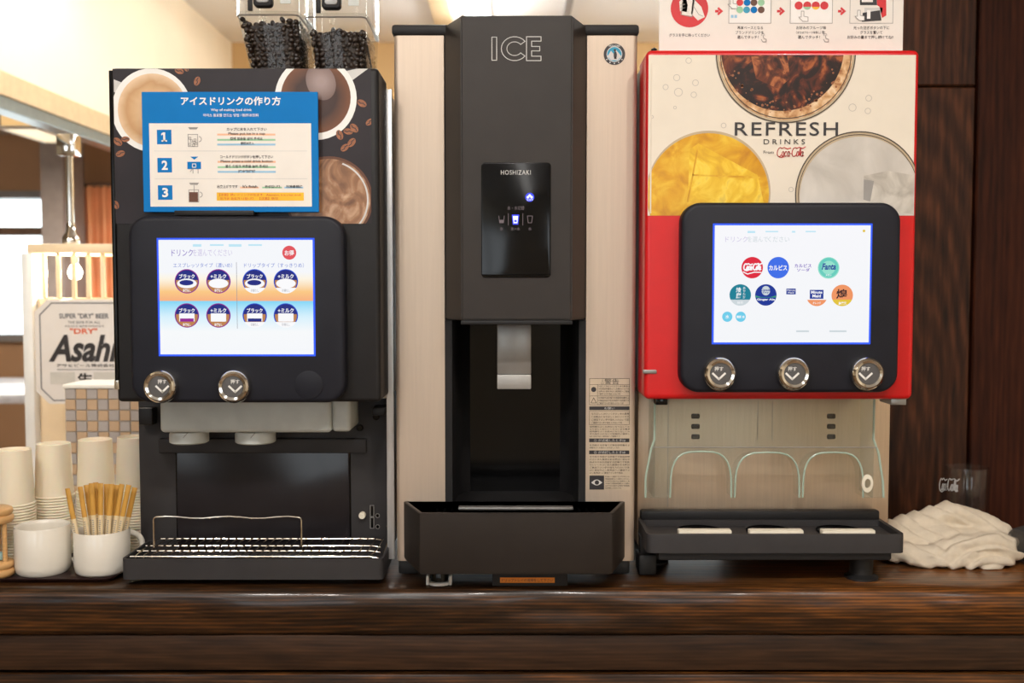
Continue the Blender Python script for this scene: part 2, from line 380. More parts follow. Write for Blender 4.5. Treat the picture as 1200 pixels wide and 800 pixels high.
def script_logo(x0, y0, x1, y1, w):
    """slanted handwritten two-word drink logo as pen strokes"""
    P = []
    def arc(cx, cy, rx, ry, a0, a1, n=12): return [(cx+rx*math.cos(math.radians(a0+(a1-a0)*i/n)), cy+ry*math.sin(math.radians(a0+(a1-a0)*i/n))) for i in range(n+1)]
    P.append(arc(1.05, .55, .75, .55, 50, 320)); P.append(arc(2.05, .32, .3, .3, 0, 360)); P.append(arc(2.9, .32, .3, .3, 45, 320))
    P.append(arc(3.7, .32, .3, .3, 0, 360)); P.append([(4.0, .6), (4.0, .05), (4.25, .05)]); P.append([(4.3, .36), (4.6, .36)])
    P.append(arc(5.5, .55, .75, .55, 50, 320)); P.append(arc(6.5, .32, .3, .3, 0, 360)); P.append(arc(7.15, .55, .16, .5, -60, 230)); P.append(arc(7.8, .32, .3, .3, 0, 360)); P.append([(8.1, .6), (8.1, .05), (8.45, .12)])
    P.append([(1.5, 1.0), (2.2, 1.12), (3.2, .92), (4.2, 1.05)]); P.append([(5.9, 1.0), (6.8, 1.15), (7.7, .98), (8.6, 1.2)]); P.append([(.9, .0), (1.8, -.12), (2.6, -.02)])
    o = []
    for s in P:
        q = [(x0 + (x + .35*y)/9.0*(x1-x0), y1 - (y + .12)/1.3*(y1-y0)) for x, y in s]; o += stroke(q, w)
    return o

# ------------------------------------------------------------------ the setting
YF = 5.0; ZC = CZ + 1.18
struct('floor', box(new(), -4.6, 1.9, -3.2, YF + .2, -.1, 0), 'floor')
struct('ceiling', box(new(), -1.40, 1.9, -3.2, YF + .2, ZC, ZC + .1), 'white_ceil')
struct('ceiling_low', box(new(), -4.6, -1.40, -3.2, YF + .2, CZ + .74, CZ + .84), 'low_ceil')
struct('wall_soffit', box(new(), -1.40, -1.35, .2, YF, CZ + .57, ZC), 'cream_wall')
struct('trim_1', box(new(), -1.41, -1.335, .2, YF, CZ + .505, CZ + .57, .004), 'tan_trim')
struct('trim_2', box(new(), -1.395, -1.34, .2, YF, CZ + .47, CZ + .505, .003), 'teal_trim')
# far wall with the window of the other dining area
wx0, wx1 = PX(-60, 310, YF), PX(66, 310, YF); wz0, wz1 = PZ(400, YF), PZ(224, YF)
bm = new(); fx0, fx1, fz0, fz1 = -.95, 1.7, .75, 1.72
box(bm, -1.45, fx0, YF, YF+.15, 0, ZC); box(bm, fx1, 1.9, YF, YF+.15, 0, ZC); box(bm, fx0, fx1, YF, YF+.15, 0, fz0); box(bm, fx0, fx1, YF, YF+.15, fz1, ZC)
struct('wall_far', bm, 'tan_wall')
bm = new(); mx = (fx0+fx1)/2
for q in ((fx0, fx0+.05), (mx-.025, mx+.025), (fx1-.05, fx1)): box(bm, q[0], q[1], YF+.02, YF+.1, fz0, fz1)
box(bm, fx0, fx1, YF+.02, YF+.1, fz0, fz0+.05); box(bm, fx0, fx1, YF+.02, YF+.1, fz1-.05, fz1)
win5 = struct('window_5', bm, 'frame_brown')
for q in ((fx0+.05, mx-.025), (mx+.025, fx1-.05)): obj('pane', box(new(), q[0], q[1], YF+.05, YF+.056, fz0+.05, fz1-.05), 'pane', win5, 0)
bm = new()
box(bm, -4.6, wx0, YF, YF+.15, 0, CZ+.74); box(bm, wx1, -1.45, YF, YF+.15, 0, CZ+.74)
box(bm, wx0, wx1, YF, YF+.15, 0, wz0); box(bm, wx0, wx1, YF, YF+.15, wz1, CZ+.74)
struct('wall_dining', bm, 'brown_wall')
bm = new()
fw = .035
for a in ((wx0, wx0+fw, wz0, wz1), (wx1-fw, wx1, wz0, wz1), (wx0+fw, wx1-fw, wz1-fw, wz1), (wx0+fw, wx1-fw, wz0, wz0+fw)): box(bm, a[0], a[1], YF-.03, YF+.1, a[2], a[3])
win = struct('window_1', bm, 'frame_grey')
zm = PZ(271, YF)
obj('transom', box(new(), wx0+fw, wx1-fw, YF-.02, YF+.06, zm-.02, zm+.02), 'frame_brown', win, 0)
for za, zb in ((wz0+fw, zm-.02), (zm+.02, wz1-fw)): obj('pane', box(new(), wx0+fw, wx1-fw, YF+.02, YF+.026, za, zb), 'pane', win, 0)
# walls beside and behind the viewer, with their windows
struct('wall_left', box(new(), -4.7, -4.6, -3.2, YF+.2, 0, CZ+.84), 'cream_wall')
struct('wall_right', box(new(), 1.9, 2.0, -3.2, YF+.2, 0, ZC), 'cream_wall')
bm = new(); ww = [(-3.7, -2.8), (-1.75, -.75), (.45, 1.35)]; zb_, zt_ = .95, 2.1
box(bm, -4.6, 1.9, -3.3, -3.2, 0, zb_); box(bm, -4.6, 1.9, -3.3, -3.2, zt_, ZC)
xs = [-4.6] + [v for p in ww for v in p] + [1.9]
for i in range(0, len(xs), 2): box(bm, xs[i], xs[i+1], -3.3, -3.2, zb_, zt_)
struct('wall_rear', bm, 'cream_wall')
for i, (a, b_) in enumerate(ww):
    bm = new(); mx = (a + b_) / 2
    for q in ((a, a+.05), (mx-.025, mx+.025), (b_-.05, b_)): box(bm, q[0], q[1], -3.28, -3.2, zb_, zt_)
    box(bm, a, b_, -3.28, -3.2, zb_, zb_+.05); box(bm, a, b_, -3.28, -3.2, zt_-.05, zt_)
    struct('window_%d' % (i+2), bm, 'frame_brown')
# wooden partition wall behind the counter on the right
YW = 1.72
wr = struct('wall_back', box(new(), PX(860, 300, YW), 1.9, YW + .02, YW + .1, 0, ZC), 'wall_wood_red')
zj = PZ(101, YW)
xa, xb = PX(1002, 300, YW), PX(1139, 300, YW)
kn = bpy.data.materials.new
def board(x0, x1, z0, z1, m, dy=0): obj('board', box(new(), x0, x1, YW + dy, YW + .02, z0, z1, .0025, 1), m, wr, 0)
zc_b = (0.02 + zj - .001) / 2
MT['knot_wood'] = wood('knotted_board_wood', WW, 'z', .45, .6, ring=(PX(1066, 530, YW) - (xa + xb)/2, PZ(535, YW) - zc_b, .24), coat=0, warp=.5, spec=.25, amp=.10)
board(xa, xb, .02, zj - .001, 'knot_wood'); board(xa, xb, zj + .001, ZC - .01, 'wall_wood')
board(PX(862, 300, YW), xa - .002, .02, ZC - .01, 'wall_wood'); board(xb + .003, PX(1340, 300, YW), .02, ZC - .01, 'wall_wood_red', -.004)
board(PX(1342, 300, YW), 1.89, .02, ZC - .01, 'wall_wood')
# bright ceiling strip lamp and battens over the far half of the room
t = thing('ceiling_strip_lamp', (-.145, 3.4, ZC), 'slim white strip lamp running along the white ceiling', 'lamp')
obj('casing', box(new(), -.20, -.09, 2.3, 4.52, ZC - .03, ZC, .004), 'white', t)
obj('diffuser', box(new(), -.185, -.105, 2.32, 4.5, ZC - .085, ZC - .0301, .006), glow('strip_light', (1, .98, .95, 1), 30), t)
t = thing('ceiling_strip_lamp', (1.05, 3.4, ZC), 'unseen added fill strip on the ceiling beyond the wooden partition', 'lamp')  # added out of sight to brighten the ceiling
obj('casing', box(new(), 1.0, 1.11, 2.3, 4.52, ZC - .03, ZC, .004), 'white', t)
obj('diffuser', box(new(), 1.015, 1.095, 2.32, 4.5, ZC - .085, ZC - .0301, .006), glow('fill_strip_far', (1, .98, .95, 1), 30), t)
t = thing('ceiling_strip_lamp', (-.145, -.6, ZC), 'unseen added fill strip over the guests side of the counter', 'lamp')  # extra strip out of view, added for more light on the ceiling
obj('casing', box(new(), -.20, -.09, -2.2, .0, ZC - .03, ZC, .004), 'white', t)
obj('diffuser', box(new(), -.185, -.105, -2.18, -.02, ZC - .085, ZC - .0301, .006), glow('fill_strip_front', (1, .97, .93, 1), 12), t)
struct('trim_3', box(new(), -.34, -.26, 1.9, YF, ZC - .02, ZC), 'tan_trim')
struct('trim_4', box(new(), .22, .25, 1.9, YF, ZC - .015, ZC), 'frame_grey')
# ceiling downlights in front of the counter: fixtures with their own light
def downlight(x, y, power, label, z=ZC, tilt=None, size=82):
    t = thing('ceiling_downlight', (x, y, z), label, 'lamp', 'round downlights in the ceiling')
    obj('trim_ring', lathe(new(), [(.075, 0), (.075, -.008), (.06, -.012), (.052, -.004), (.052, 0)], (x, y, z), 24), 'white', t)
    obj('lens', lathe(new(), [(.05, -.002), (.05, -.005)], (x, y, z), 24), glow('downlight_glow', (1, .85, .66, 1), 14), t)
    ld = bpy.data.lights.new('bulb_light', 'SPOT'); ld.energy = power; ld.color = (1, .93, .86); ld.shadow_soft_size = .05; ld.spot_size = math.radians(size*2); ld.spot_blend = .5
    lo = bpy.data.objects.new('bulb_light', ld); COL.objects.link(lo); lo.parent = t; lo.location = (0, 0, -.03)
    if tilt: lo.rotation_euler = tilt
downlight(-.75, -.05, 27, 'round downlight over the coffee machine end of the counter')
downlight(.02, -.05, 27, 'round downlight over the ice machine')
downlight(.8, -.05, 25, 'round downlight over the red dispenser end of the counter')
downlight(-1.12, 2.75, 12, 'round downlight close to the cream soffit')

# ------------------------------------------------------------------ bar counter
YE = 1.362                                                            # front edge
t = thing('bar_counter', (.1, 1.6, 0), 'long dark glossy wooden counter with live front edge', 'counter')
bm = new(); NX = 220; X0, X1 = -1.15, 1.88
def edge(x):
    e = .006*math.sin(x*5.1+.6) + .004*math.sin(x*13+1) + .002*math.sin(x*37)
    e -= .012*math.exp(-((x-.66)/.10)**2) ; return e
rings = []
for i in range(NX + 1):
    x = X0 + (X1-X0)*i/NX; e = edge(x)*.6; b2 = .35*edge(x*1.7+2)
    bulge = .0015*math.sin(x*9+.5) + .001*math.sin(x*23)
    pts = [(1.70, -.060), (1.70, 0), (1.5, 0), (1.40, 0), (YE+.016+e, -.0002), (YE+.006+e, -.002), (YE+.001+e, -.007), (YE-.002+e, -.014), (YE-.003+e+bulge, -.024), (YE-.001+e*.5+bulge, -.036), (YE+.001+b2, -.048), (YE+.005+b2, -.056), (YE+.012, -.060)]
    rings.append([(x, a, CT + c*1.12) for a, c in pts])
loops(bm, rings); obj('slab', bm, 'slab', t, 50)
zq = PZ(787, 1.372)
obj('front_board', box(new(), X0, X1, 1.372, 1.396, zq + .002, CT - .0674, .002), 'apron', t)
obj('lower_board', box(new(), X0, X1, 1.369, 1.396, zq - .19, zq - .002, .003), 'slab', t)
obj('base_panel', box(new(), X0, X1, 1.396, 1.69, 0, CT - .0674), 'apron', t)

# ------------------------------------------------------------------ coffee machine
YD, YL = 1.355, 1.48
def R4(x0, y0, x1, y1, Y):
    cy = (y0 + y1) / 2; return PX(x0, cy, Y), PX(x1, cy, Y), PZ(y1, Y), PZ(y0, Y)
cx0, cx1, cz0, cz1 = R4(133, 79, 445, 471, YD)
cm = thing('coffee_machine', ((cx0+cx1)/2, 1.6, CT), 'black coffee machine with cup pictures on its door and a touch screen', 'coffee machine')
obj('body', box(new(), cx0+.004, cx1-.002, 1.44, 1.70, PZ(471, YD)-.005, cz1-.004, .004), 'steel', cm)
door = obj('door', rr_prism(new(), cx0, cx1, cz0, cz1, .006, YD, 1.438, .006), 'black', cm)
# artwork on the upper half of the door
ax = (133.5, 80.5, 435, 262)
pr('artwork_sheet', rect(*ax), YD - .0004, 'dark_print', door)
L1, L2, L3, L4 = YD-.0007, YD-.0010, YD-.0013, YD-.0016
MT['latte'] = ramp_mat('printed_latte', [(.1, S(214, 170, 120)), (.45, S(222, 184, 138)), (.7, S(196, 150, 102)), (.95, S(232, 204, 168))], 17, 5, .9, mode='radial')
MT['blackcoffee'] = ramp_mat('printed_black_coffee', [(.15, S(70, 44, 36)), (.55, S(58, 34, 26)), (.85, S(110, 66, 38))], 18, 4, .6, mode='radial')
MT['icecoffee'] = ramp_mat('printed_iced_coffee', [(.25, S(84, 54, 36)), (.5, S(150, 106, 72)), (.75, S(206, 170, 138))], 26, 4, 2.0)
MT['coffee_glare'] = ramp_mat('printed_glare', [(.2, S(160, 140, 136)), (.9, S(96, 70, 62))], 30, 3, .3, mode='radial')
pr('printed_cup', circ(178, 129, 47, 49), L1, 'white', door, ax)
pr('printed_latte', circ(179, 129, 41, 43), L2, 'latte', door, ax, center=(179, 129))
pr('printed_handle', [[(131, 92), (146, 98), (140, 112), (131, 106)]], YD-.00055, 'ltgrey', door, ax)
pr('printed_cup', circ(370, 115, 48, 49), L1, 'white', door, ax)
pr('printed_coffee', circ(370, 114, 41, 42), L2, 'blackcoffee', door, ax, center=(370, 114))
pr('printed_glare', circ(376, 96, 17, 22, rot=-20), L3, 'coffee_glare', door, ax, center=(376, 96))
pr('printed_handle', [[(402, 84), (420, 80), (432, 80), (410, 96)]], YD-.00055, 'ltgrey', door, ax)
pr('printed_glass_rim', ring(386, 234, 48, 51), L3, 'brown_ink', door, ax)
pr('printed_iced_coffee', circ(386, 234, 49), L2, 'icecoffee', door, ax, center=(386, 234))
pr('printed_glass_glint', ring(386, 234, 44, 46, a0=-70, a1=40), L3, 'ltgrey', door, ax)
bl = []; bk = []
for (x, y, a, r) in ((210, 83, 20, 5.5), (231, 95, -70, 5.5), (424, 121, 30, 6), (433, 143, -40, 5), (415, 150, 50, 6), (398, 158, 70, 6), (408, 154, 10, 5.5), (404, 173, -40, 5.5), (412, 167, -50, 6), (141, 180, -20, 5.5), (138, 166, 40, 6), (147, 163, 0, 5), (136, 240, 70, 5), (218, 80, 60, 4)):
    pr('printed_bean', circ(x, y, r, r*.66, 16, a), L2, 'bean_print', door, ax); c, s = math.cos(math.radians(a)), math.sin(math.radians(a))
    pr('printed_bean_crease', stroke([(x-r*.8*c, y-r*.8*s), (x-r*.2*c - .8*s, y-r*.2*s+.8*c), (x+r*.2*c+.8*s, y+r*.2*s-.8*c), (x+r*.8*c, y+r*.8*s)], 1.0), L3, 'ink', door, ax)
obj('edge_strip', tube(new(), [(cx0 + .001, YD + .002, cz1 - .004), (cx0 + .001, YD + .002, PZ(452, YD))], .0035, 10), 'gloss_black', cm)
obj('edge_clip', lathe(new(), [(.0042, 0), (.0045, .004), (.0042, .012)], (cx0 + .001, YD + .002, PZ(456, YD)), 12), 'chrome', cm)
obj('hinge_pin', lathe(new(), [(.003, -.003), (.003, .004), (.001, .006)], (cx0 - .0015, YD + .012, cz1 - .008), 12), 'gloss_black', cm)

# display housing shared by both machines
MT['screen_edge'] = glow('screen_blue_edge', (.03, .10, 1, 1), 1.3)
def push_button(parent, px, py, Y, r=20, notch=False):
    c = (PX(px, py, Y), Y, PZ(py, Y)); k = KX(py, Y); R = r*k
    b = obj('push_button', lathe(new(), [(R*.60, -.011), (R*.64, -.0125), (R*.78, -.0135), (R*.92, -.011), (R, -.006), (R*1.0, .001)], c, 40, 'y', (True, True)), 'chrome', parent, 35)
    obj('button_face', lathe(new(), [(R*.59, -.0108), (R*.6, -.0112), (.0001, -.0118)], c, 32, 'y'), 'grey_face', b)
    yy = Y - .0122; q = R / k
    pr('button_mark', stroke([(px-.36*q, py+.02*q), (px, py+.36*q), (px+.36*q, py+.02*q)], .12*q) + [T('押す', px-.26*q, py-.38*q, px+.26*q, py-.12*q, .01)], yy, 'white', b)
    if notch:
        obj('clip_tab', box(new(), c[0]-R*.32, c[0]+R*.28, Y-.012, Y-.002, c[2]-R*1.02, c[2]-R*.80, .001), 'clear', b)
    return b
MT['grey_face'] = mat('dark_button_face', S(84, 82, 82), .4)
def display(parent, hx0, hy0, hx1, hy1, sx0, sy0, sx1, sy1, Yf, Yb, smat):
    a = R4(hx0, hy0, hx1, hy1, Yf)
    h = obj('display_housing', rr_prism(new(), *a, .026, Yf, Yb, .006, 10), 'navy', parent, 50)
    k = KX((sy0+sy1)/2, Yf)
    pr('screen_edge', frame(sx0-2.2, sy0-2.2, sx1+2.2, sy1+2.2, 2.4), Yf - .0003, 'screen_edge', h)
    s = obj('screen', box(new(), *R4(sx0, sy0, sx1, sy1, Yf)[:2], Yf - .0006, Yf + .002, *R4(sx0, sy0, sx1, sy1, Yf)[2:]), smat, h, 0)
    return h, s
YH = YD - .022
white_scr = S(244, 246, 250)
sm = vglow('coffee_menu_picture', [(0, white_scr), (.2, S(246, 248, 250)), (.33, S(214, 240, 252)), (.465, S(130, 214, 246)), (.47, S(246, 176, 128)), (.55, S(250, 200, 132)), (.66, S(252, 244, 226)), (.72, white_scr), (1, white_scr)])
h, scr = display(cm, 151, 253, 404, 472, 187, 281, 367, 415, YH, YD, sm)
Y1, Y2, Y3, Y4 = YH-.0008, YH-.0010, YH-.0012, YH-.0014
G = lambda n, c, s=1: MT.setdefault(n, glow(n, c, s))
G('g_violet', S(120, 90, 190)); G('g_faint', S(205, 195, 228)); G('g_cyan', S(190, 230, 245)); G('g_red', S(226, 84, 92)); G('g_white', S(250, 250, 252)); G('g_navy', S(34, 44, 130)); G('g_rim', S(150, 40, 150)); G('g_brown', S(190, 130, 80)); G('g_blue', S(90, 120, 210)); G('g_grey', S(150, 150, 160)); G('g_rimblue', S(40, 80, 210))
pr('menu_title', [T('ドリンク', 201, 292, 226, 300)], Y1, 'g_violet', scr); pr('menu_subtitle', [T('を選んでください', 226, 292, 272, 300)], Y1, 'g_faint', scr)
pr('menu_tabs', rect(226, 286, 236, 289) + rect(246, 286, 262, 288) + rect(268, 286, 283, 289) + rect(291, 286, 307, 288), Y1, 'g_cyan', scr)
pr('menu_headings', [T('エスプレッソタイプ（濃いめ）', 203, 308, 272, 313.5), T('ドリップタイプ（すっきりめ）', 286, 308, 356, 313.5)], Y1, 'g_blue', scr)
pr('menu_divider', rect(277.3, 307, 277.9, 385), Y1, 'g_grey', scr)
pr('info_icon', circ(339, 296, 8.2), Y1, 'g_red', scr); pr('info_text', [T('お得', 333.5, 293, 344.5, 299.5, .02)], Y2, 'g_white', scr)
for j, cy in enumerate((329.5, 369.5)):
    for i, cx in enumerate((219, 256, 298.5, 335)):
        hot = j == 0; rimm = 'g_rim' if i < 2 else 'g_rimblue'
        ic = pr('drink_icon', circ(cx, cy, 14.3), Y1, rimm, scr)
        pr('icon_top', circ(cx, cy, 13.3), Y2, 'g_navy', ic); pr('icon_brown', circ(cx, cy+.5, 12.8), Y2-.00005, 'g_brown', ic, (cx-14, cy-1.5, cx+14, cy+14))
        if hot:
            pr('icon_cup', circ(cx, cy+2.5, 11.5, 5.6) , Y3, 'g_white', ic); pr('icon_drink', circ(cx-.5, cy+1.6, 8.2, 3.2), Y4, 'g_navy' if i % 2 == 0 else 'g_white', ic)
        else:
            pr('icon_cup', rect(cx-9, cy-2.5, cx+9, cy+7), Y3, 'g_white', ic); pr('icon_drink', rect(cx-8, cy+3.5, cx+8, cy+7.2), Y4, 'g_navy' if i == 2 else ('g_rim' if i < 2 and i % 2 == 0 else 'g_white'), ic)
        pr('icon_text', [T('ブラック' if i % 2 == 0 else '+ミルク', cx-9.3, cy-8.5, cx+9.3, cy-3.2, .03)], Y4, 'g_white', ic)
        if i < 2: pr('icon_caption', [T('砂糖なし', cx-4.6, cy+9, cx+4.6, cy+12.6, .03)], Y4, 'g_white', ic)
        else:
            pr('icon_foot', circ(cx, cy, 14.3), Y3, 'g_white', ic, (cx-15, cy+7.6, cx+15, cy+15)); pr('icon_caption', [T('砂糖なし', cx-4.6, cy+9, cx+4.6, cy+12.4)], Y4, 'g_grey', ic)
push_button(h, 190, 452, YH); push_button(h, 275.5, 452, YH)
c = (PX(362, 451, YH), YH, PZ(451, YH)); obj('blank_cover', lathe(new(), [(.0188, .001), (.0185, -.0008), (.0175, -.0012), (.0001, -.0013)], c, 40, 'y'), 'navy', h)
obj('side_flange', box(new(), cx1-.003, PX(460.5, 300, 1.44), 1.439, 1.443, PZ(655, 1.44), cz1-.012, .0008), mat('flange_steel', S(206, 206, 206), .35, .55, noise=.05, nscale=40, stretch=(8, 8, .3)), cm)
# dispensing head and lower front
a = R4(187, 474, 388, 507, 1.40)
obj('dispenser_cover', rr_prism(new(), a[0], a[1], a[2], a[3] + .01, .006, 1.40, 1.475, .005), 'grey_white', cm)
a = R4(388.6, 474, 411, 506, 1.405)
obj('dispenser_side_cover', rr_prism(new(), a[0], a[1], a[2], a[3] + .01, .006, 1.404, 1.475, .006), 'grey_white', cm)
for x0, x1 in ((198, 243), (275, 322)):
    xc = PX((x0+x1)/2, 512, 1.425); r = (x1-x0)/2*KX(512, 1.425); zt = PZ(505, 1.425)
    n = obj('nozzle', lathe(new(), [(r*.93, zt), (r, zt-.004), (r, PZ(517.5, 1.425)), (r*.9, PZ(519, 1.425)), (r*.85, PZ(512, 1.425))], (xc, 1.43, 0), 32), 'grey_white', cm)
    obj('nozzle_mark', stroke_bm := tube(new(), [(xc+.0, 1.43-r*1.0, PZ(513.5, 1.40)), (xc+.006, 1.43-r*.98, PZ(507.5, 1.40))], .0006, 5), 'grey_ink', n)
lx0, lx1 = PX(163, 560, YL), PX(455, 560, YL)
zb = CT + .012
lf = obj('lower_front', box(new(), lx0, lx1, YL, 1.70, zb, PZ(471, YD) - .004, .003), 'charcoal', cm)
a = R4(188, 513, 430, 530, YL); obj('crossbar', rr_prism(new(), *a, .002, YL - .008, YL + .002, .002), 'charcoal', cm)
a = R4(208, 529, 410, 646, YL); obj('smoked_window', rr_prism(new(), *a, .002, YL - .003, YL + .004, .0015), 'smoke', cm)
pr('window_gap', frame(206.5, 527.5, 411.5, 647, 1.5), YL - .0005, 'gloss_black', lf)
a = R4(168, 476, 184, 496, YL); obj('hinge_block', box(new(), a[0], a[1], YL-.02, YL+.002, a[2], a[3], .002), 'black', cm)
a = R4(440, 474, 455, 483, YL); obj('hinge_block', box(new(), a[0], a[1], YL-.04, YL+.002, a[2], a[3], .002), 'black', cm)
for x, y, r in ((441, 488, 4), (422, 501, 4), (174, 488, 3.5)):
    q = (PX(x, y, YL), YL, PZ(y, YL)); k = KX(y, YL)
    s = obj('screw', lathe(new(), [(r*k, .001), (r*k, -.003), (r*k*.75, -.0045), (r*k*.4, -.0045), (r*k*.35, -.003), (.0001, -.003)], q, 18, 'y'), 'gloss_black', cm)
q = (PX(425, 603, YL), YL, PZ(603, YL)); obj('white_knob', lathe(new(), [(.005, .001), (.005, -.006), (.0045, -.008), (.0001, -.0085)], q, 20, 'y'), 'foam', cm)
pr('slots', rect(435, 593, 437, 604) + rect(435, 607, 437, 618), YL - .0006, 'gloss_black', lf)
pr('slot_rims', frame(433.6, 591.6, 438.4, 605.4, .6) + frame(433.6, 605.8, 438.4, 619, .6), YL - .0005, 'grey_ink', lf)
pr('pin_holes', circ(442.5, 604, 2, n=14) + circ(442.5, 617, 2, n=14), YL - .0006, 'gloss_black', lf)
pr('pin_hole_rims', ring(442.5, 604, 2, 2.6, 16) + ring(442.5, 617, 2, 2.6, 16), YL - .0005, 'grey_ink', lf)
# drip tray with wire grate and cup rail
Yt = 1.375; tx0, tx1 = PX(142, 667, Yt), PX(449, 667, Yt); tz0, tz1 = PZ(679, Yt), PZ(655, Yt)
bm = new(); wl = .003
outer = [(x, y) for x, y in rr(tx0, tx1, Yt, YL, .008, 4)]; inner = [(x, y) for x, y in rr(tx0+wl, tx1-wl, Yt+wl, YL-.002, .006, 4)]
loops(bm, [[(x, y, tz0) for x, y in outer], [(x, y, tz1) for x, y in outer], [(x, y, tz1) for x, y in inner], [(x, y, tz0+.006) for x, y in inner]])
tray = obj('drip_tray', bm, 'charcoal', cm)
zg = tz1 + .001; gx0, gx1, gy0, gy1 = tx0+.010, tx1-.008, Yt+.006, YL-.008
bm = new(); r_ = .0011
for yy, x0, x1, z in ((gy0, gx0, gx1, zg+.001), (gy0+.022, gx0+.002, gx1, zg+.003), (gy0+.05, gx0+.004, gx1-.003, zg+.003), (gy1, gx0+.008, gx1-.006, zg+.003)): tube(bm, [(x0, yy, z), (x1-.012, yy, z), (x1, yy+.004, z-.003)], r_, 6)
nb = 30
for i in range(nb):
    x = gx0 + .008 + (gx1-gx0-.02)*i/(nb-1); lean = (x - gx0)*.02
    tube(bm, [(x, gy0, zg-.006), (x, gy0+.0005, zg+.002), (x+.001+lean, gy0+.02, zg+.0045), (x+.002+lean, gy1, zg+.0045)], r_*.9, 5)
obj('wire_grate', bm, 'wire', tray)
yr = 1.42; rx0, rx1, rz = PX(180, 606, yr), PX(353, 606, yr), PZ(606, yr)
bm = new(); pts = [(rx0, yr, zg)]
pts += [(rx0, yr, rz-.004), (rx0+.001, yr, rz-.001), (rx0+.004, yr, rz)]
for i in range(1, 12): pts.append((rx0 + (rx1-rx0)*i/12, yr, rz + .0015*math.sin(i*1.3)))
pts += [(rx1-.004, yr, rz), (rx1-.001, yr, rz-.001), (rx1, yr, rz-.004), (rx1, yr, zg)]
tube(bm, pts, .0014, 8); obj('cup_rail', bm, 'wire', cm)
for fx in (lx0+.04, lx1-.04):
    for fy in (1.52, 1.66): obj('foot', lathe(new(), [(.016, 0), (.016, .006), (.012, .014)], (fx, fy, CT), 20), 'rubber', cm)
obj('cable_clip', tube(new(), [(lx1-.002, YL-.004, PZ(615, YL)), (lx1+.004, YL-.006, PZ(622, YL)), (lx1-.001, YL-.004, PZ(635, YL)), (lx1-.006, YL-.02, PZ(648, YL))], .0015, 6), 'wire', cm)

# how-to sign standing on the display housing
YS = YD - .012
a = R4(167, 107.5, 373, 248.5, YS)
sg = thing('instruction_sign', ((a[0]+a[1])/2, YS, a[2]), 'blue and white three-step instruction card above the coffee touch screen', 'sign')
sb = obj('card', box(new(), a[0], a[1], YS, YS+.003, a[2], a[3], .0006, 1), 'blue', sg, 0)
a = R4(204, 246.5, 297, 252.4, YS-.004); obj('holder', box(new(), a[0], a[1], YS-.004, YS+.007, a[2], a[3], .001), 'black', sg)
A1, A2, A3, A4 = YS-.0003, YS-.0005, YS-.0007, YS-.0009
pr('title_text', [T('アイスドリンクの作り方', 212, 113, 329, 123.5, .025), T('Way of making iced drink', 247, 127, 295, 131, .01), T('아이스 음료를 만드는 방법 / 制作冰饮料', 238, 133, 303, 136.8, .01)], A1, 'white', sb)
pr('step_field', rect(175.5, 144.5, 365, 242), A1, 'paper', sb)
pr('row_lines', rect(181, 176.6, 360, 177.2) + rect(181, 209, 360, 209.6), A2, 'ltgrey', sb)
sq, nm = [], []
for i, y in enumerate((152, 185, 217)):
    sq += rect(184.5, y, 201.5, y+17); nm += [T(str(i+1), 189.5, y+3, 196.5, y+14, .03)] if i else [[(191.8, y+3), (194.2, y+3), (194.2, y+14), (191.8, y+14)], [(189.6, y+4.6), (191.9, y+3), (191.9, y+5.4), (189.6, y+6.6)], [(189.8, y+12.2), (196.2, y+12.2), (196.2, y+14), (189.8, y+14)]]
pr('step_squares', sq, A2, 'blue', sb); pr('step_numbers', nm, A3, 'white', sb)
# little pictures of the steps
def mug_pic(cx, cy, full):
    g = frame(cx-6.5, cy-6, cx+5.5, cy+9, .7) + ring(cx+6.5, cy, 2.6, 3.4, 20, -90, 90)
    if full: pr('pictogram_coffee', rect(cx-6, cy-3, cx+5, cy+8.5), A2, 'brown_ink', sb)
    else:
        for (x, y) in ((-4, 6), (0, 7), (3, 5), (-2, 2), (2, 1), (-4, -1), (1, 4)): g += frame(cx+x-1.5, cy+y-1.5, cx+x+1.5, cy+y+1.5, .6)
    return g + [[(cx-6, cy-14), (cx+6, cy-14), (cx+4, cy-11.5), (cx-4, cy-11.5)]]
pl_ = pr('pictogram_lines', mug_pic(227, 163, 0) + mug_pic(227, 228, 1) + rect(226.6, 217, 227.4, 225) + stroke([(223, 201), (226, 197), (226, 203)], .8) + stroke([(232, 198), (232, 203)], .8), A3, 'grey_ink', sb); pl_['kind'] = 'stuff'
pr('pictogram_button', rect(219.5, 189.5, 235.5, 198) + [[(223, 183.5), (232.5, 183.5), (227.8, 187)]], A3, 'blue', sb)
pr('pictogram_key', frame(225, 191.5, 230, 196.5, 1), A4, 'white', sb)
ol, gl_, bl_ = [], [], []
for y in (154, 188): pass
for y0 in (156.5, 188.5):
    ol += rect(255, y0, 323, y0+2.2); gl_ += rect(255, y0+6.2, 323, y0+8.4); bl_ += rect(255, y0+11.7, 323, y0+13.9)
ol += rect(281, 218.8, 303, 220.6); gl_ += rect(307, 218.8, 330, 220.6); bl_ += rect(333, 218.8, 355, 220.6)
pr('orange_underlines', ol, A2, 'orange_line', sb); pr('green_underlines', gl_, A2, 'green_line', sb); pr('blue_underlines', bl_, A2, 'blue_line', sb)
pr('caution_strip', rect(254, 225.5, 356, 235), A2, 'yellow', sb)
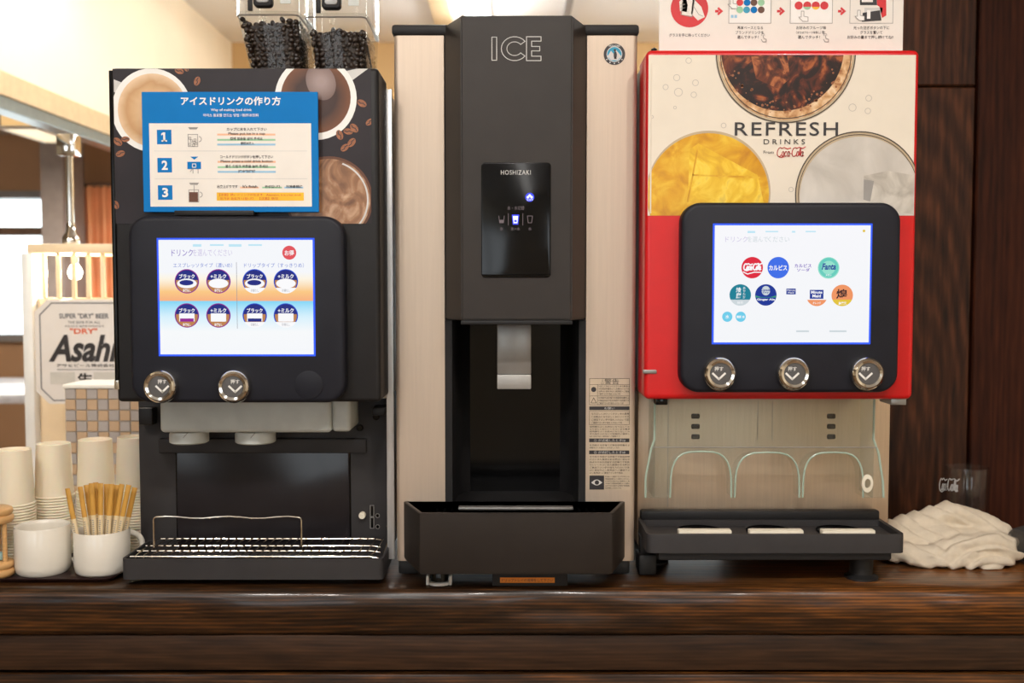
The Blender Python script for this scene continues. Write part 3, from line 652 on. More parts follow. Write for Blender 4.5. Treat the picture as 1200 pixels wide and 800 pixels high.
pr('step_text', [T('カップに氷を入れて下さい', 266, 149.5, 313, 153.2, .022), T('Please put ice in a cup', 268, 155, 311, 158.6, .022), T('컵에 얼음을 넣어 주세요', 270, 160.6, 308, 164.2, .022), T('请把冰放入', 282, 166.2, 298, 169.8, .022),
   T('コールドドリンクボタンを押して下さい', 258, 181.8, 320, 185.6, .022), T('Please press a cold drink button', 258.5, 187.4, 319.5, 191, .022), T('콜드 드링크 버튼을 눌러 주세요', 264, 193, 314, 196.6, .022), T('按冷饮按钮', 279, 198.8, 299, 202.4, .022),
   T('出来上がりです', 254, 216.6, 278, 220.4, .022), T("It's finish", 284, 216.8, 301, 220, .022), T('완성입니다', 310, 216.8, 328, 220.2, .022), T('已准备就绪', 335, 216.8, 354, 220.2, .022)], A3, 'ink', sb)
pr('caution_text', [T('【注意】熱いドリンクが出ます　Attention, it is a hot drink', 257, 226.6, 353, 229.8), T('뜨거운 음료가 나옵니다　【注意】热饮', 258, 231, 326, 234)], A3, 'redp', sb)

# bean hoppers on top of the coffee machine
def hopper(px0, px1, bx0, bx1, py_lid, label, level, dip):
    Yf, Yb = 1.40, 1.54
    zt, zb = PZ(py_lid, Yf), cz1 + .0003
    x0, x1 = PX(px0, 17, Yf), PX(px1, 17, Yf); b0, b1 = PX(bx0, 77, Yf), PX(bx1, 77, Yf)
    t = thing('bean_hopper', ((b0+b1)/2, 1.5, zb), label, 'hopper', 'clear bean hoppers on the coffee machine')
    def rg(f, ins=0, yi=0):
        xa, xb = b0 + (x0-b0)*f + ins, b1 + (x1-b1)*f - ins; z = zb + (zt-zb)*f
        return [(x, y, z) for x, y in rr(xa, xb, Yf + .008*(1-f) + ins, Yb - .02*(1-f) - ins, .008, 4)]
    bm = new(); loops(bm, [rg(0), rg(.25), rg(.5), rg(.75), rg(1)], True, False); obj('bin', bm, 'clear', t)
    obj('bin_rim', tube(new(), [(p[0], p[1], p[2]) for p in rg(1)], .0012, 6, True), 'grey_steel', t)
    # beans: a dark core with beans crowded over its faces
    bm = new(); f1 = level - .12
    loops(bm, [rg(.01, .008), rg(f1, .008)])
    rnd = random.Random(label)
    def put(x, y, z):
        q = Matrix.Rotation(rnd.uniform(0, 6.28), 3, 'Y') @ Matrix.Rotation(rnd.uniform(-.9, .9), 3, 'X')
        ellipsoid(bm, (x, y, z), (rnd.uniform(.0042, .0052), .0032, .0036), q, 8, 5)
    rows = int((zt-zb)*level/.0062)
    for i in range(rows):
        f = (i + .6)/rows*level
        xa, xb = b0 + (x0-b0)*f + .006, b1 + (x1-b1)*f - .006; z = zb + (zt-zb)*f
        n = int((xb-xa)/.0074)
        for j in range(n + 1):
            u = j/n
            if f > level - dip(u): continue
            put(xa + (xb-xa)*u + rnd.uniform(-.002, .002), Yf + .008*(1-f) + .0075 + rnd.uniform(0, .003), z + rnd.uniform(-.0015, .0015))
        for j in range(1, 11):
            for xx in (xa, xb): put(xx, Yf + .01 + j*.011, z + rnd.uniform(-.0015, .0015))
    zt2 = zb + (zt-zb)*(level-.1)
    for i in range(9):
        for j in range(12): put(b0 + .008 + (b1-b0-.016)*i/8 + rnd.uniform(-.002, .002), Yf + .014 + j*.0095, zt2 - .001 + rnd.uniform(0, .004))
    bo = obj('beans', bm, 'bean', t, 60); bo['kind'] = 'stuff'
    # lid
    z1 = zt + .062
    bm = new(); loops(bm, [[(x, y, zt+.0005) for x, y in rr(x0-.001, x1+.001, Yf-.002, Yb, .008, 4)], [(x, y, z1-.006) for x, y in rr(x0-.001, x1+.001, Yf-.002, Yb, .008, 4)], [(x, y, z1) for x, y in rr(x0+.005, x1-.005, Yf+.004, Yb-.006, .006, 4)]], False, True)
    lid = obj('lid', bm, 'clear', t)
    obj('lid_lip', tube(new(), [(x, y, zt + .003) for x, y in rr(x0-.001, x1+.001, Yf-.002, Yb, .008, 4)], .0016, 6, True), 'clear', t)
    lc = (x0 + (x1-x0)*.46, zt + .022)
    lk = obj('lock', rr_prism(new(), lc[0]-.013, lc[0]+.013, lc[1]-.014, lc[1]+.016, .006, Yf-.011, Yf-.002, .003), 'black', t)
    obj('lock_plate', rr_prism(new(), lc[0]-.0085, lc[0]+.0085, lc[1]-.009, lc[1]+.012, .004, Yf-.0125, Yf-.0108, .001), 'grey_steel', lk)
    obj('keyhole', box(new(), lc[0]-.001, lc[0]+.001, Yf-.0132, Yf-.0124, lc[1]-.002, lc[1]+.006), 'gloss_black', lk)
    obj('latch', box(new(), lc[0]-.021, lc[0]-.015, Yf-.008, Yf-.002, zt+.004, zt+.035, .001), 'black', t)
    obj('hook', box(new(), lc[0]-.003, lc[0]+.003, Yf-.006, Yf-.001, zt-.010, zt-.001, .001), 'clear', t)
    obj('label_plate', box(new(), lc[0]+.022, lc[0]+.036, Yf-.004, Yf-.002, zt+.014, zt+.045), 'grey_white', t)
hopper(277, 349, 292, 352, 17.5, 'clear hopper filled higher with dark coffee beans beside the cream wall', .97, lambda u: .17*math.sin(math.pi*min(1, u*1.25)) if u < .8 else 0)
hopper(357, 428, 367, 428, 20, 'clear hopper of coffee beans with a lower bean level beside the ice machine', .84, lambda u: .05 + .05*math.sin(u*9))

# ------------------------------------------------------------------ ice machine
YI, YC = 1.42, 1.365
ix0, ix1 = PX(463, 350, YI), PX(745.5, 350, YI)
im = thing('ice_machine', ((ix0+ix1)/2, 1.6, CT), 'tall champagne and black ice dispenser with a black drip basin', 'ice machine')
izb, izt = PZ(657, YI), PZ(41.5, YI)
ca0, ca1 = PX(521, 350, YI), PX(687, 350, YI)                        # recess edges on the wing plane
def wing(x0, x1, rl, rr_):
    poly = []
    r = .007
    def cor(cx, cy, a0): return [(cx + r*math.cos(math.radians(a0 + 90*i/5)), cy + r*math.sin(math.radians(a0 + 90*i/5))) for i in range(6)]
    p = cor(x0+r, YI+r, 180) if rl else [(x0, YI)]
    p += cor(x1-r, YI+r, 270) if rr_ else [(x1, YI)]
    p += [(x1, 1.70), (x0, 1.70)]
    return vprism(new(), p, izb, izt)
obj('side_panel', wing(ix0, ca0, 1, 0), 'beige_steel', im, 60); obj('side_panel', wing(ca1, ix1, 0, 1), 'beige_steel', im, 60)
obj('back_body', box(new(), ca0+.0005, ca1-.0005, 1.56, 1.70, izb, izt), 'black', im)
obj('upper_body', box(new(), ca0+.0005, ca1-.0005, YI+.002, 1.559, PZ(375, YI), izt), 'black', im)
obj('top_cap', box(new(), PX(459, 30, YI), PX(749, 30, YI), YI-.004, 1.70, izt, PZ(29, YI), .004), 'black', im)
f0, f1 = PX(540.5, 196, YC), PX(670.5, 196, YC); ztp, zbt = PZ(18, YC), PZ(375, YC)
col = [(ca0+.0002, YI+.002), (f0, YC), (f1, YC), (ca1-.0002, YI+.002)]
t2 = bmesh.new(); vprism(t2, col, zbt, ztp); bmesh.ops.bevel(t2, geom=[e for e in t2.edges], offset=.0018, segments=2, affect='EDGES')
cb = new(); merge(cb, t2); colo = obj('front_column', cb, 'brown_black', im, 30)
box_ = box(new(), f0-.001, f1+.001, YC-.001, YC+.02, zbt-.006, zbt-.0005, .001); obj('column_lip', box_, 'black', im)
pr('heading_text', [], YC, 'ltgrey', colo) if False else None
def outline(body, x0, y0, x1, y1, t):
    """outlined capitals as strokes"""
    o = []
    wI = 6.5
    o += frame(x0, y0, x0+wI, y1, t)
    cx, cy = x0 + 27, (y0+y1)/2; ry = (y1-y0)/2
    def arcp(rx, ry2, a0, a1): return [(cx + rx*math.cos(math.radians(a0 + (a1-a0)*i/20)), cy + ry2*math.sin(math.radians(a0 + (a1-a0)*i/20))) for i in range(21)]
    A = arcp(15.5, ry, 38, 322); B = arcp(9, ry-6, 322, 38); o += stroke(A + B + [A[0]], t)
    ex0 = x1 - 17; s = 5.2; h = (y1-y0)
    E = [(ex0, y0), (x1, y0), (x1, y0+s), (ex0+6, y0+s), (ex0+6, cy-s/2), (x1-1.5, cy-s/2), (x1-1.5, cy+s/2), (ex0+6, cy+s/2), (ex0+6, y1-s), (x1, y1-s), (x1, y1), (ex0, y1), (ex0, y0)]
    return o + stroke(E, t)
pr('heading_letters', outline('ICE', 576, 43, 634, 71, .9), YC-.0004, 'ltgrey', colo)
a = R4(564, 190.5, 645.5, 325, YC); k = KX(258, YC)
pn = obj('control_panel', rr_prism(new(), *a, .005, YC-.002, YC+.001, .001), 'gloss_black', im)
pr('panel_border', ring(0, 0, 0, 0, 1) and frame(566, 321.8, 644, 322.4, .6), YC-.0023, 'grey_ink', pn)
G('g_iceblue', S(60, 70, 255), 1.6); G('g_icewhite', S(240, 240, 255), 1.3); G('g_dim', S(120, 105, 105))
pr('maker_name', [T('HOSHIZAKI', 587, 199.3, 622, 204.6, 0, 0, 1.15)], YC-.0024, 'ltgrey', pn)
pr('lit_badge', circ(620.8, 231, 5.2, n=20), YC-.0024, 'g_iceblue', pn)
pr('lit_badge_mark', circ(618.6, 231, 1.6, n=10) + circ(620.8, 229, 1.6, n=10) + circ(623, 231, 1.6, n=10) + [T('洗浄中', 617, 233, 624.6, 235.3)], YC-.0027, 'g_icewhite', pn)
pr('selector_text', [T('氷・水切替', 594.5, 241.3, 614.5, 246), T('氷', 585.8, 266, 589.6, 270), T('氷+水', 598.5, 266, 609.5, 270), T('水', 619, 266, 623, 270)] + rect(595.4, 250, 596, 264) + rect(612.4, 250, 613, 264) +
   stroke([(584.5, 253), (585.5, 261), (590, 261), (591, 253)], .7) + rect(585.6, 257.5, 589.8, 260.6) + stroke([(618, 253), (619, 261), (623, 261), (624, 253), (618, 253)], .7), YC-.0024, 'g_dim', pn)
pr('lit_cup_halo', [[(599.8, 251.5), (608.4, 251.5), (607.2, 263), (601, 263)]], YC-.0024, 'g_iceblue', pn)
pr('lit_cup_mark', [[(601, 253), (607.2, 253), (606.4, 261.5), (601.8, 261.5)]], YC-.0027, 'g_icewhite', pn)
pr('lit_cup_core', rect(602.6, 257.6, 605.6, 260), YC-.0029, 'g_iceblue', pn)
# maker badge
bc = (720, 63.5)
bd = pr('badge', circ(*bc, 12.6), YI-.0004, 'ink', im); 
MT['badge_blue'] = mat('badge_blue', S(30, 150, 185), .35)
pr('badge_field', circ(*bc, 8.6), YI-.0006, 'badge_blue', bd); pr('badge_ring', ring(*bc, 8.4, 9.2), YI-.0008, 'ltgrey', bd)
pr('badge_peaks', [[(711.8, 66), (716, 59.5), (719, 63), (722, 58.5), (728.2, 66), (724, 70.5), (716, 70.5)]], YI-.0008, 'ltgrey', bd)
pr('badge_bird', circ(721, 64.5, 1.9, 4.6, 18) + circ(720.6, 58.8, 1.5, n=12) + [[(719.4, 69), (722.8, 69), (721.4, 66)]], YI-.001, 'ink', bd)
pr('badge_letters', [T('HOSHIZAKI', 713.5, 52.6, 726.5, 54.8, .02)] + sum([circ(bc[0]+10.8*math.cos(math.radians(t)), bc[1]+10.8*math.sin(math.radians(t)), .8, n=8) for t in (35, 62, 90, 118, 145)], []), YI-.0006, 'ltgrey', bd)
# dispensing recess
zr0, zr1 = PZ(586, YI), PZ(375, YI)
obj('recess_back', box(new(), ca0+.001, ca1-.001, 1.545, 1.559, zr0-.05, zr1, .0), 'gloss_black', im, 0)
def cheek(s):
    x = ca0 if s < 0 else ca1
    p = [(x - s*.0002, YI-.001), (x - s*.010, YI+.0005), (x - s*.011, YI+.03), (x - s*.013, YI+.09), (x - s*.020, YI+.115), (x - s*.030, 1.545), (x - s*.0002, 1.545)]
    return vprism(new(), p, zr0 - .03, zr1 - .0005)
obj('recess_cheek', cheek(-1), 'black', im, 60); obj('recess_cheek', cheek(1), 'black', im, 60)
a = R4(582.5, 378, 622.5, 438.5, 1.43); ch = obj('chute', box(new(), a[0], a[1], 1.43, 1.54, a[2], zr1-.001, .0015), 'grey_steel', im)
a = R4(582.5, 439, 622.5, 456, 1.426); obj('chute_flap', box(new(), a[0], a[1], 1.426, 1.53, a[2], a[3], .0015), mat('pale_chute_lip', S(172, 170, 166), .4, .4), ch)
# drip basin
Yb = 1.344
bx0, bx1 = PX(491, 636, Yb), PX(718, 636, Yb); sx0, sx1 = PX(473.5, 600, YI), PX(732, 600, YI); bz0, bz1 = PZ(673, Yb), PZ(601, Yb)
def basin(ins): return [(sx0+ins*1.25, YI-.002), (bx0-.0006+ins*.9, Yb+.0022+ins*.8), (bx0+.0016+ins*.8, Yb+ins), (bx1-.0016-ins*.8, Yb+ins), (bx1+.0006-ins*.9, Yb+.0022+ins*.8), (sx1-ins*1.25, YI-.002)]
bm = new(); loops(bm, [[(x, y, bz0) for x, y in basin(.002)], [(x, y, bz0+.004) for x, y in basin(0)], [(x, y, bz1-.001) for x, y in basin(0)], [(x, y, bz1) for x, y in basin(.001)], [(x, y, bz1) for x, y in basin(.004)], [(x, y, bz1-.03) for x, y in basin(.005)]])
bas = obj('drip_basin', bm, 'brown_black', im, 40)
bm = new(); box(bm, bx0+.05, bx1-.05, Yb+.040, Yb+.054, bz1-.005, bz1-.001, .0015); obj('basin_bar', bm, 'grey_steel', bas)
bm = new()
for i in range(22): x = bx0+.02 + (bx1-bx0-.04)*i/21; box(bm, x-.0015, x+.0015, Yb+.008, YI-.004, bz1-.012, bz1-.009)
obj('basin_grate', bm, 'gloss_black', bas, 0)
obj('basin_shelf', box(new(), ca0+.012, ca1-.012, YI-.0015, 1.545, zr0-.052, zr0-.012), 'black', im)
for x0, x1 in ((467, 491), (714, 738)):
    obj('leg_cover', box(new(), PX(x0, 670, 1.425), PX(x1, 670, 1.425), 1.425, 1.66, CT+.002, izb, .003), 'rubber', im)
xf = PX(514.5, 680, 1.38); ft = obj('adjusting_foot', lathe(new(), [(.010, .0), (.012, .002), (.012, .012), (.009, .02), (.009, bz0-CT+.002)], (xf, 1.388, CT), 20), 'gloss_black', im)
bm = new(); lathe(bm, [(.0165, 0.0002), (.0165, .004), (.0125, .0045), (.0125, .0002)], (xf, 1.388, CT), 24); obj('foot_ring', bm, 'ltgrey', ft)
for s in (-1, 1): obj('wedge', box(new(), xf + s*.0155 - .002, xf + s*.0155 + .002, 1.376, 1.392, CT+.0003, CT+.013, .001), 'ltgrey', ft)
ol_ = obj('service_plate', box(new(), PX(577, 681, 1.372), PX(665, 681, 1.372), 1.372, 1.376, CT+.0008, bz0-.0005), 'black', im, 0)
pr('orange_sticker', rect(586, 676.5, 650, 682.6), 1.3715, 'orange', ol_); pr('sticker_text', [T('ドリップトレイの清掃をして下さい', 588, 677.8, 648, 681.6)], 1.3712, 'ink', ol_)
# warning sticker
Yw = YI - .0004
ws = pr('warning_sticker', rect(690, 443, 738.5, 574), Yw, mat('sticker_film', S(198, 180, 156), .45), im)
tl = []
rw = random.Random(3)
K = 'この製品は水や氷を供給する機械です取扱説明書をよくお読みになり正しくお使いくださいまた異常のある時は使用を中止し販売店へご連絡下さい手や指を入れないで定期的に清掃してください'
def para(x0, y0, x1, y1, n):
    for i in range(n):
        h_ = (y1-y0)/n; s = rw.randrange(0, len(K)-18); last = i == n-1
        tl.append(T(K[s:s+16], x0, y0+i*h_+.4, x1 - (rw.uniform(4, 14) if last else 0), y0+i*h_+h_*.82, .01))
para(701, 451, 737, 463, 4); para(701, 464.5, 737, 474, 3); para(693, 483, 737, 497, 4); para(691, 498.5, 738, 512.5, 5); para(691, 520, 738, 526, 2); para(691, 533.5, 738, 555.5, 7); para(709.5, 557, 738, 573, 6)
tl += [T('警告', 708, 443.8, 725, 450), T('⚠', 704, 444, 707.5, 449.5)] + frame(690.4, 443.2, 737.6, 474.4, .5) + rect(690.4, 450.3, 737.6, 450.7) + rect(690.4, 463.6, 737.6, 464) + rect(699.8, 450.3, 700.2, 474.4) + frame(690.4, 481, 737.6, 497.6, .4)
tl += circ(695.5, 456.2, 3, n=16) + stroke([(692.5, 472), (695.5, 466), (698.7, 472), (692.5, 472)], .6)
tl += rect(690.4, 476, 737.6, 480.2) + rect(690.4, 513.6, 737.6, 518) + rect(690.4, 527.6, 737.6, 532) + rect(691, 557, 708.2, 573.5)
pr('sticker_print', tl, Yw-.0002, 'ink', ws)
eye = [(693, 565.3)] + [(693 + 13*i/10, 565.3 - 3.6*math.sin(math.pi*i/10)) for i in range(1, 10)] + [(706, 565.3)] + [(706 - 13*i/10, 565.3 + 3.2*math.sin(math.pi*i/10)) for i in range(1, 10)]
pr('sticker_headings', [T('お願い', 708, 476.8, 720, 479.5), T('① が点滅したときは', 696, 514.2, 733, 517.4), T('② が点灯したときは', 696, 528.2, 733, 531.4), eye], Yw-.0004, 'ltgrey', ws)
pr('eye_pupil', circ(699.5, 565.2, 2.6, n=16), Yw-.0006, 'ink', ws)

# ------------------------------------------------------------------ red drink dispenser
YR = 1.37; YP = 1.48
rx0, rx1 = PX(756, 264, YR), PX(1074, 264, YR); rz0, rz1 = PZ(468, YR), PZ(58, YR)
rd = thing('drink_dispenser', ((rx0+rx1)/2, 1.6, CT), 'red and cream soft drink dispenser with a touch screen and clear splash guard', 'drink dispenser')
obj('body', box(new(), rx0+.003, rx1-.003, YR+.075, 1.70, rz0+.004, rz1-.004, .004), 'steel', rd)
dr = obj('door', rr_prism(new(), rx0, rx1, rz0, rz1, .008, YR, YR+.07, .006), 'red', rd)
ax = (759.5, 64.5, 1071.5, 252.5)
pr('picture_sheet', rect(*ax), YR-.0004, 'cream_print', dr)
L1, L2, L3, L4, L5 = [YR-.0006-.0002*i for i in range(5)]
MT['cola'] = ramp_mat('printed_cola', [(.3, S(14, 7, 6)), (.48, S(34, 13, 8)), (.58, S(92, 36, 15)), (.67, S(170, 92, 46)), (.8, S(60, 22, 11))], 22, 6, 2.2)
MT['foam_print'] = ramp_mat('printed_foam', [(.3, S(150, 92, 50)), (.5, S(206, 160, 112)), (.7, S(232, 205, 170))], 90, 4, .6)
MT['orangeade'] = ramp_mat('printed_orange_soda', [(.3, S(190, 126, 4)), (.5, S(216, 160, 8)), (.72, S(236, 200, 60))], 34, 7, .8)
MT['orange_ice'] = ramp_mat('printed_yellow_ice', [(.3, S(206, 150, 8)), (.5, S(228, 184, 30)), (.62, S(240, 206, 66)), (.75, S(206, 172, 70))], 26, 5, 1.6)
MT['clear_soda'] = ramp_mat('printed_clear_soda', [(.3, S(176, 170, 162)), (.5, S(198, 192, 184)), (.7, S(216, 210, 202))], 14, 5, .6)
MT['soda_ice'] = ramp_mat('printed_pale_ice', [(.3, S(160, 152, 142)), (.6, S(206, 200, 190))], 30, 4, 1)
MT['glass_rim_print'] = mat('printed_glass_rim', S(188, 168, 138), .4)
MT['bubble_line'] = mat('printed_bubble_line', S(186, 178, 168), .45)
MT['glass_line'] = mat('printed_glass_line', S(70, 60, 50), .4)
pr('printed_glass', circ(921, 62, 82, n=64), L1, 'glass_rim_print', dr, ax); pr('printed_glass_inner', circ(921, 62, 78.5, n=64), L2, 'foam_print', dr, ax)
pr('printed_cola', circ(917, 58, 72, n=64), L3, 'cola', dr, ax, center=(917, 58)); pr('printed_ice_cube', [[(880, 66), (922, 64), (926, 92), (912, 104), (886, 92)]], L4, ramp_mat('printed_amber_ice', [(.34, S(40, 15, 8)), (.5, S(104, 46, 20)), (.62, S(178, 104, 60)), (.72, S(60, 24, 12))], 26, 6, 3.0), dr, ax)
for q0, q1 in ((80.8, 82.2), (76.2, 77.2)): pr('printed_glass_line', ring(921, 62, q0, q1, 64), L4, 'glass_line', dr, ax)
fb = []
for i in range(60):
    t_ = math.radians(rw.uniform(20, 160)); q = rw.uniform(58, 74); fb += circ(919 + q*math.cos(t_), 60 + q*math.sin(t_), rw.uniform(.5, 1.7), n=10)
pr('printed_foam_bubbles', fb, L4, 'bean_print', dr, ax)
pr('printed_glass', circ(830, 226, 73, n=64), L1, 'glass_rim_print', dr, ax); pr('printed_orange_drink', circ(829.5, 227.5, 71.6, n=64), L2, 'orangeade', dr, ax, center=(829, 229))
pr('printed_ice_cube', [[(808, 175), (818, 168), (888, 205), (896, 240), (806, 236)]], L3, 'orange_ice', dr, ax)
pr('printed_ice_edges', stroke([(818, 169), (812, 205), (890, 208)], 2) + stroke([(812, 205), (806, 236)], 2), L4, 'orangeade', dr, ax)
pr('printed_glass', circ(1006, 228, 74, n=64), L1, 'glass_rim_print', dr, ax); pr('printed_clear_drink', circ(1007, 230, 70, n=64), L2, 'clear_soda', dr, ax, center=(1007, 230))
pr('printed_ice_cube', [[(1012, 206), (1040, 200), (1074, 206), (1074, 252), (1012, 240)]], L3, 'soda_ice', dr, ax); pr('printed_ice_edges', [[(1012, 210), (1024, 212), (1020, 236), (1012, 234)]], L4, 'grey_ink', dr, ax)
for q0, q1 in ((73, 74.4), (70, 70.8)): pr('printed_glass_line', ring(1006, 228, q0, q1, 64), L3, 'glass_line', dr, ax)
bb = []
for (x, y, r) in ((807, 71, 3.6), (793, 91, 4), (780, 102, 3.4), (815, 97, 3.8), (795, 108, 5), (813, 111, 3.6), (791, 126, 2), (848, 147, 3.2), (764, 137, 2), (999, 126, 4.6), (1018, 115, 3.8), (1017, 130, 3.6), (927, 222, 3)):
    pr('printed_bubble', ring(x, y, r-.7, r, 24), L1, 'bubble_line', dr, ax)
pr('heading_letters', [T('REFRESH', 861, 143, 982, 159, .004, 0, 1.15), T('DRINKS', 895, 163, 943.5, 169, 0, 0, 1.5), T('From', 895, 176.5, 907, 180)], L5, 'ink', dr)
pr('script_logo', script_logo(909, 172, 944, 184.5, .85), L5, 'redp', dr)
obj('edge_bend', tube(new(), [(PX(762, 264, YR), YR-.0002, PZ(74, YR)), (PX(762, 264, YR), YR-.0002, PZ(250, YR))], .0012, 6), 'cream_print', rd)
q = PX(757, 440, YR); obj('door_clip', box(new(), q-.004, q+.014, YR-.003, YR+.006, PZ(437.5, YR), PZ(433, YR), .001), 'grey_steel', rd)
obj('hinge_pin', lathe(new(), [(.004, -.002), (.004, .003), (.0015, .005)], (rx0+.012, YR+.012, rz1), 14), 'gloss_black', rd)
for x, s in ((775, 7), (1052, 9)): obj('bottom_bracket', box(new(), PX(x-s, 465, YR+.01), PX(x+s, 465, YR+.01), YR+.006, YR+.05, rz0-.008, rz0+.001, .001), 'grey_steel' if x > 900 else 'gloss_black', rd)
# screen
YRH = YR - .022
smr = vglow('drink_menu_picture', [(0, S(243, 245, 248)), (1, S(246, 246, 250))])
h, scr = display(rd, 798, 237, 1055, 460, 837, 264, 1019, 401, YRH, YR, smr)
Y1, Y2, Y3, Y4 = YRH-.0008, YRH-.0010, YRH-.0012, YRH-.0014
G('g_cola', S(222, 40, 62)); G('g_calpis', S(62, 110, 232)); G('g_mint', S(105, 205, 190)); G('g_mint2', S(150, 225, 205)); G('g_teal', S(24, 128, 150)); G('g_deep', S(26, 54, 150)); G('g_green', S(60, 150, 120)); G('g_peach', S(240, 150, 100)); G('g_yel', S(228, 196, 60)); G('g_sky', S(110, 205, 235)); G('g_ink', S(40, 30, 40)); G('g_pale', S(205, 215, 220))
pr('menu_title', [T('ドリンク', 850, 277, 876, 283.5)], Y1, 'g_faint', scr); pr('menu_subtitle', [T('を選んで', 876, 277, 900, 283.5), T('ください', 900, 277, 925, 283.5)], Y1, 'g_pale', scr)
pr('menu_tabs', rect(876, 270.5, 885, 273) + rect(897, 270.5, 912, 272) + rect(928, 270.5, 932, 272.5) + rect(944, 270.5, 956, 272), Y1, 'g_cyan', scr)
pr('menu_star', circ(1012.5, 270.5, 1.6, n=10), Y1, 'g_yel', scr)
pr('menu_footnotes', rect(933, 387, 948, 389) + rect(972, 387, 992, 389), Y1, 'g_pale', scr)
def icon(cx, cy, m, r=12.6): return pr('drink_icon', circ(cx, cy, r), Y1, m, scr)
i_ = icon(881.5, 313.5, 'g_cola'); pr('icon_logo', script_logo(870.5, 308.5, 893, 317, 1.5), Y2, 'g_white', i_); pr('icon_wave', stroke([(871, 318.5), (876, 321), (884, 318.8), (892, 319)], 1.2), Y2, 'g_white', i_)
i_ = icon(912, 313.5, 'g_calpis'); pr('icon_text', [T('カルピス', 901, 310.5, 922.5, 316.8, .03)], Y2, 'g_white', i_)
pr('drink_name', [T('カルピス', 931, 309, 951, 313.4, .02), T('ソーダ', 934, 314.2, 949, 318.2, .02)], Y1, 'g_violet', scr)
i_ = icon(971, 313.8, 'g_mint2'); pr('icon_ring', ring(971, 313.5, 8, 11.5), Y2, 'g_mint', i_); pr('icon_text', [T('Fanta', 963, 308.5, 979.5, 316, .03, .25)], Y3, 'g_deep', i_); pr('icon_caption', [T('メロン', 967.5, 321, 974.5, 323.4, .02)], Y3, 'g_white', i_)
i_ = icon(867.5, 345.5, 'g_teal'); pr('icon_foot', circ(867.5, 345.5, 12.6), Y2, 'g_pale', i_, (850, 351, 885, 360)); pr('icon_text', [T('綾', 862.5, 336.5, 868.5, 342.5, .02), T('鷹', 862.5, 343, 868.5, 349.5, .02), T('あ', 870.5, 336, 873.5, 339), T('や', 870.5, 339.5, 873.5, 342.5), T('た', 870.5, 343, 873.5, 346), T('か', 870.5, 346.5, 873.5, 349.5), T('緑茶', 864, 353, 871, 356)], Y3, 'g_white', i_)
i_ = icon(897.5, 345.5, 'g_deep'); pr('icon_band', [[(885.5, 346), (892, 348), (903, 348), (909.5, 346), (909.5, 348.5), (885.5, 348.5)]], Y2, 'g_green', i_); pr('icon_crest', circ(897.5, 340.5, 5, 5.5, 20), Y2, 'g_pale', i_); pr('icon_text', [T('Ginger Ale', 887, 349.5, 908, 352.6, .03)], Y3, 'g_white', i_); pr('icon_script', [T('Canada', 892, 338, 903, 341, .02), T('Dry', 894, 341.5, 901, 344, .02)], Y3, 'g_deep', i_)
i_ = pr('drink_icon', rect(921.5, 338, 932.5, 344.8), Y1, 'g_deep', scr); pr('icon_text', [T('Minute', 922.3, 338.8, 931.7, 341), T('Maid', 923.5, 341.6, 930.5, 343.8)], Y2, 'g_white', i_)
i_ = pr('drink_icon', rect(949, 339.5, 965, 350), Y1, 'g_deep', scr); pr('icon_text', [T('Minute', 950.5, 340.5, 963.5, 344, .03), T('Maid', 952, 344.8, 962, 348.4, .03)], Y2, 'g_white', i_); pr('icon_foot', circ(957.3, 346, 12.4, 12.6), Y1, 'g_peach', i_, (940, 351.2, 975, 360)); pr('icon_caption', [T('オレンジ', 952.5, 353.5, 962, 356.3, .02)], Y2, 'g_white', i_)
i_ = icon(987, 346, 'g_peach'); pr('icon_foot', circ(987, 346, 12.6), Y2, 'g_yel', i_, (970, 351, 1002, 360)); pr('icon_text', [T('煌', 980, 338.5, 993, 350, .02)], Y3, 'g_ink', i_); pr('icon_caption', [T('烏龍茶', 982.5, 353.5, 992, 357, .03)], Y3, 'g_white', i_)
i_ = icon(852.3, 371, 'g_sky', 6); pr('icon_text', [T('水', 850, 368.8, 854.6, 373.2, .02)], Y2, 'g_white', i_); i_ = icon(868, 371, 'g_sky', 6); pr('icon_text', [T('炭酸水', 863, 369.5, 873, 372.8, .03)], Y2, 'g_white', i_)
for x in (842.5, 928.5, 1014.5): push_button(h, x, 437, YRH, 20, True)
# steel back plate with slots, clear guard
px0, px1 = PX(747, 560, YP), PX(1042, 560, YP)
bp_ = obj('back_plate', box(new(), px0, px1, YP, 1.70, CT+.03, rz0-.001, .002), 'plate_steel', rd)
for x in (815, 974):
    for y in (487.5, 499.5, 511.5):
        a = R4(x-5, y-3, x+5, y+3, YP); obj('slot', rr_prism(new(), *a, .002, YP-.0012, YP+.0005, .0008, 3), 'gloss_black', bp_)
for x in (888, 905): pr('plate_crease', rect(x-.3, 470, x+.3, 515), YP-.0004, 'grey_ink', bp_)
pr('plate_seam', rect(782.4, 462, 783, 594), YP-.0004, 'grey_ink', bp_)
YG = 1.425
gp = [(767, 461), (767, 515), (763, 527), (757, 560), (757, 583)]
def arch(x0, x1, top, y1):
    xm = (x0+x1)/2; o = []
    for i in range(15):
        t_ = math.pi*(1 - i/14); cx = math.cos(t_); cy = math.sin(t_)
        o.append((xm + (x1-x0)/2*math.copysign(abs(cx)**.6, cx), y1 - (y1-top)*abs(cy)**.55))
    return o
arches = [arch(786, 858, 529, 583), arch(862, 938, 530, 583), arch(942, 1013, 530, 583)]
outl = gp[:] 
for a_ in arches: outl += a_
outl += [(1037, 583), (1036, 565), (1030, 530), (1024, 515), (1024, 461)]
def W2(p, Y): return [((x-600)*KX(520, Y), PZ(y, Y)) for x, y in p]
gw = W2(outl, YG)
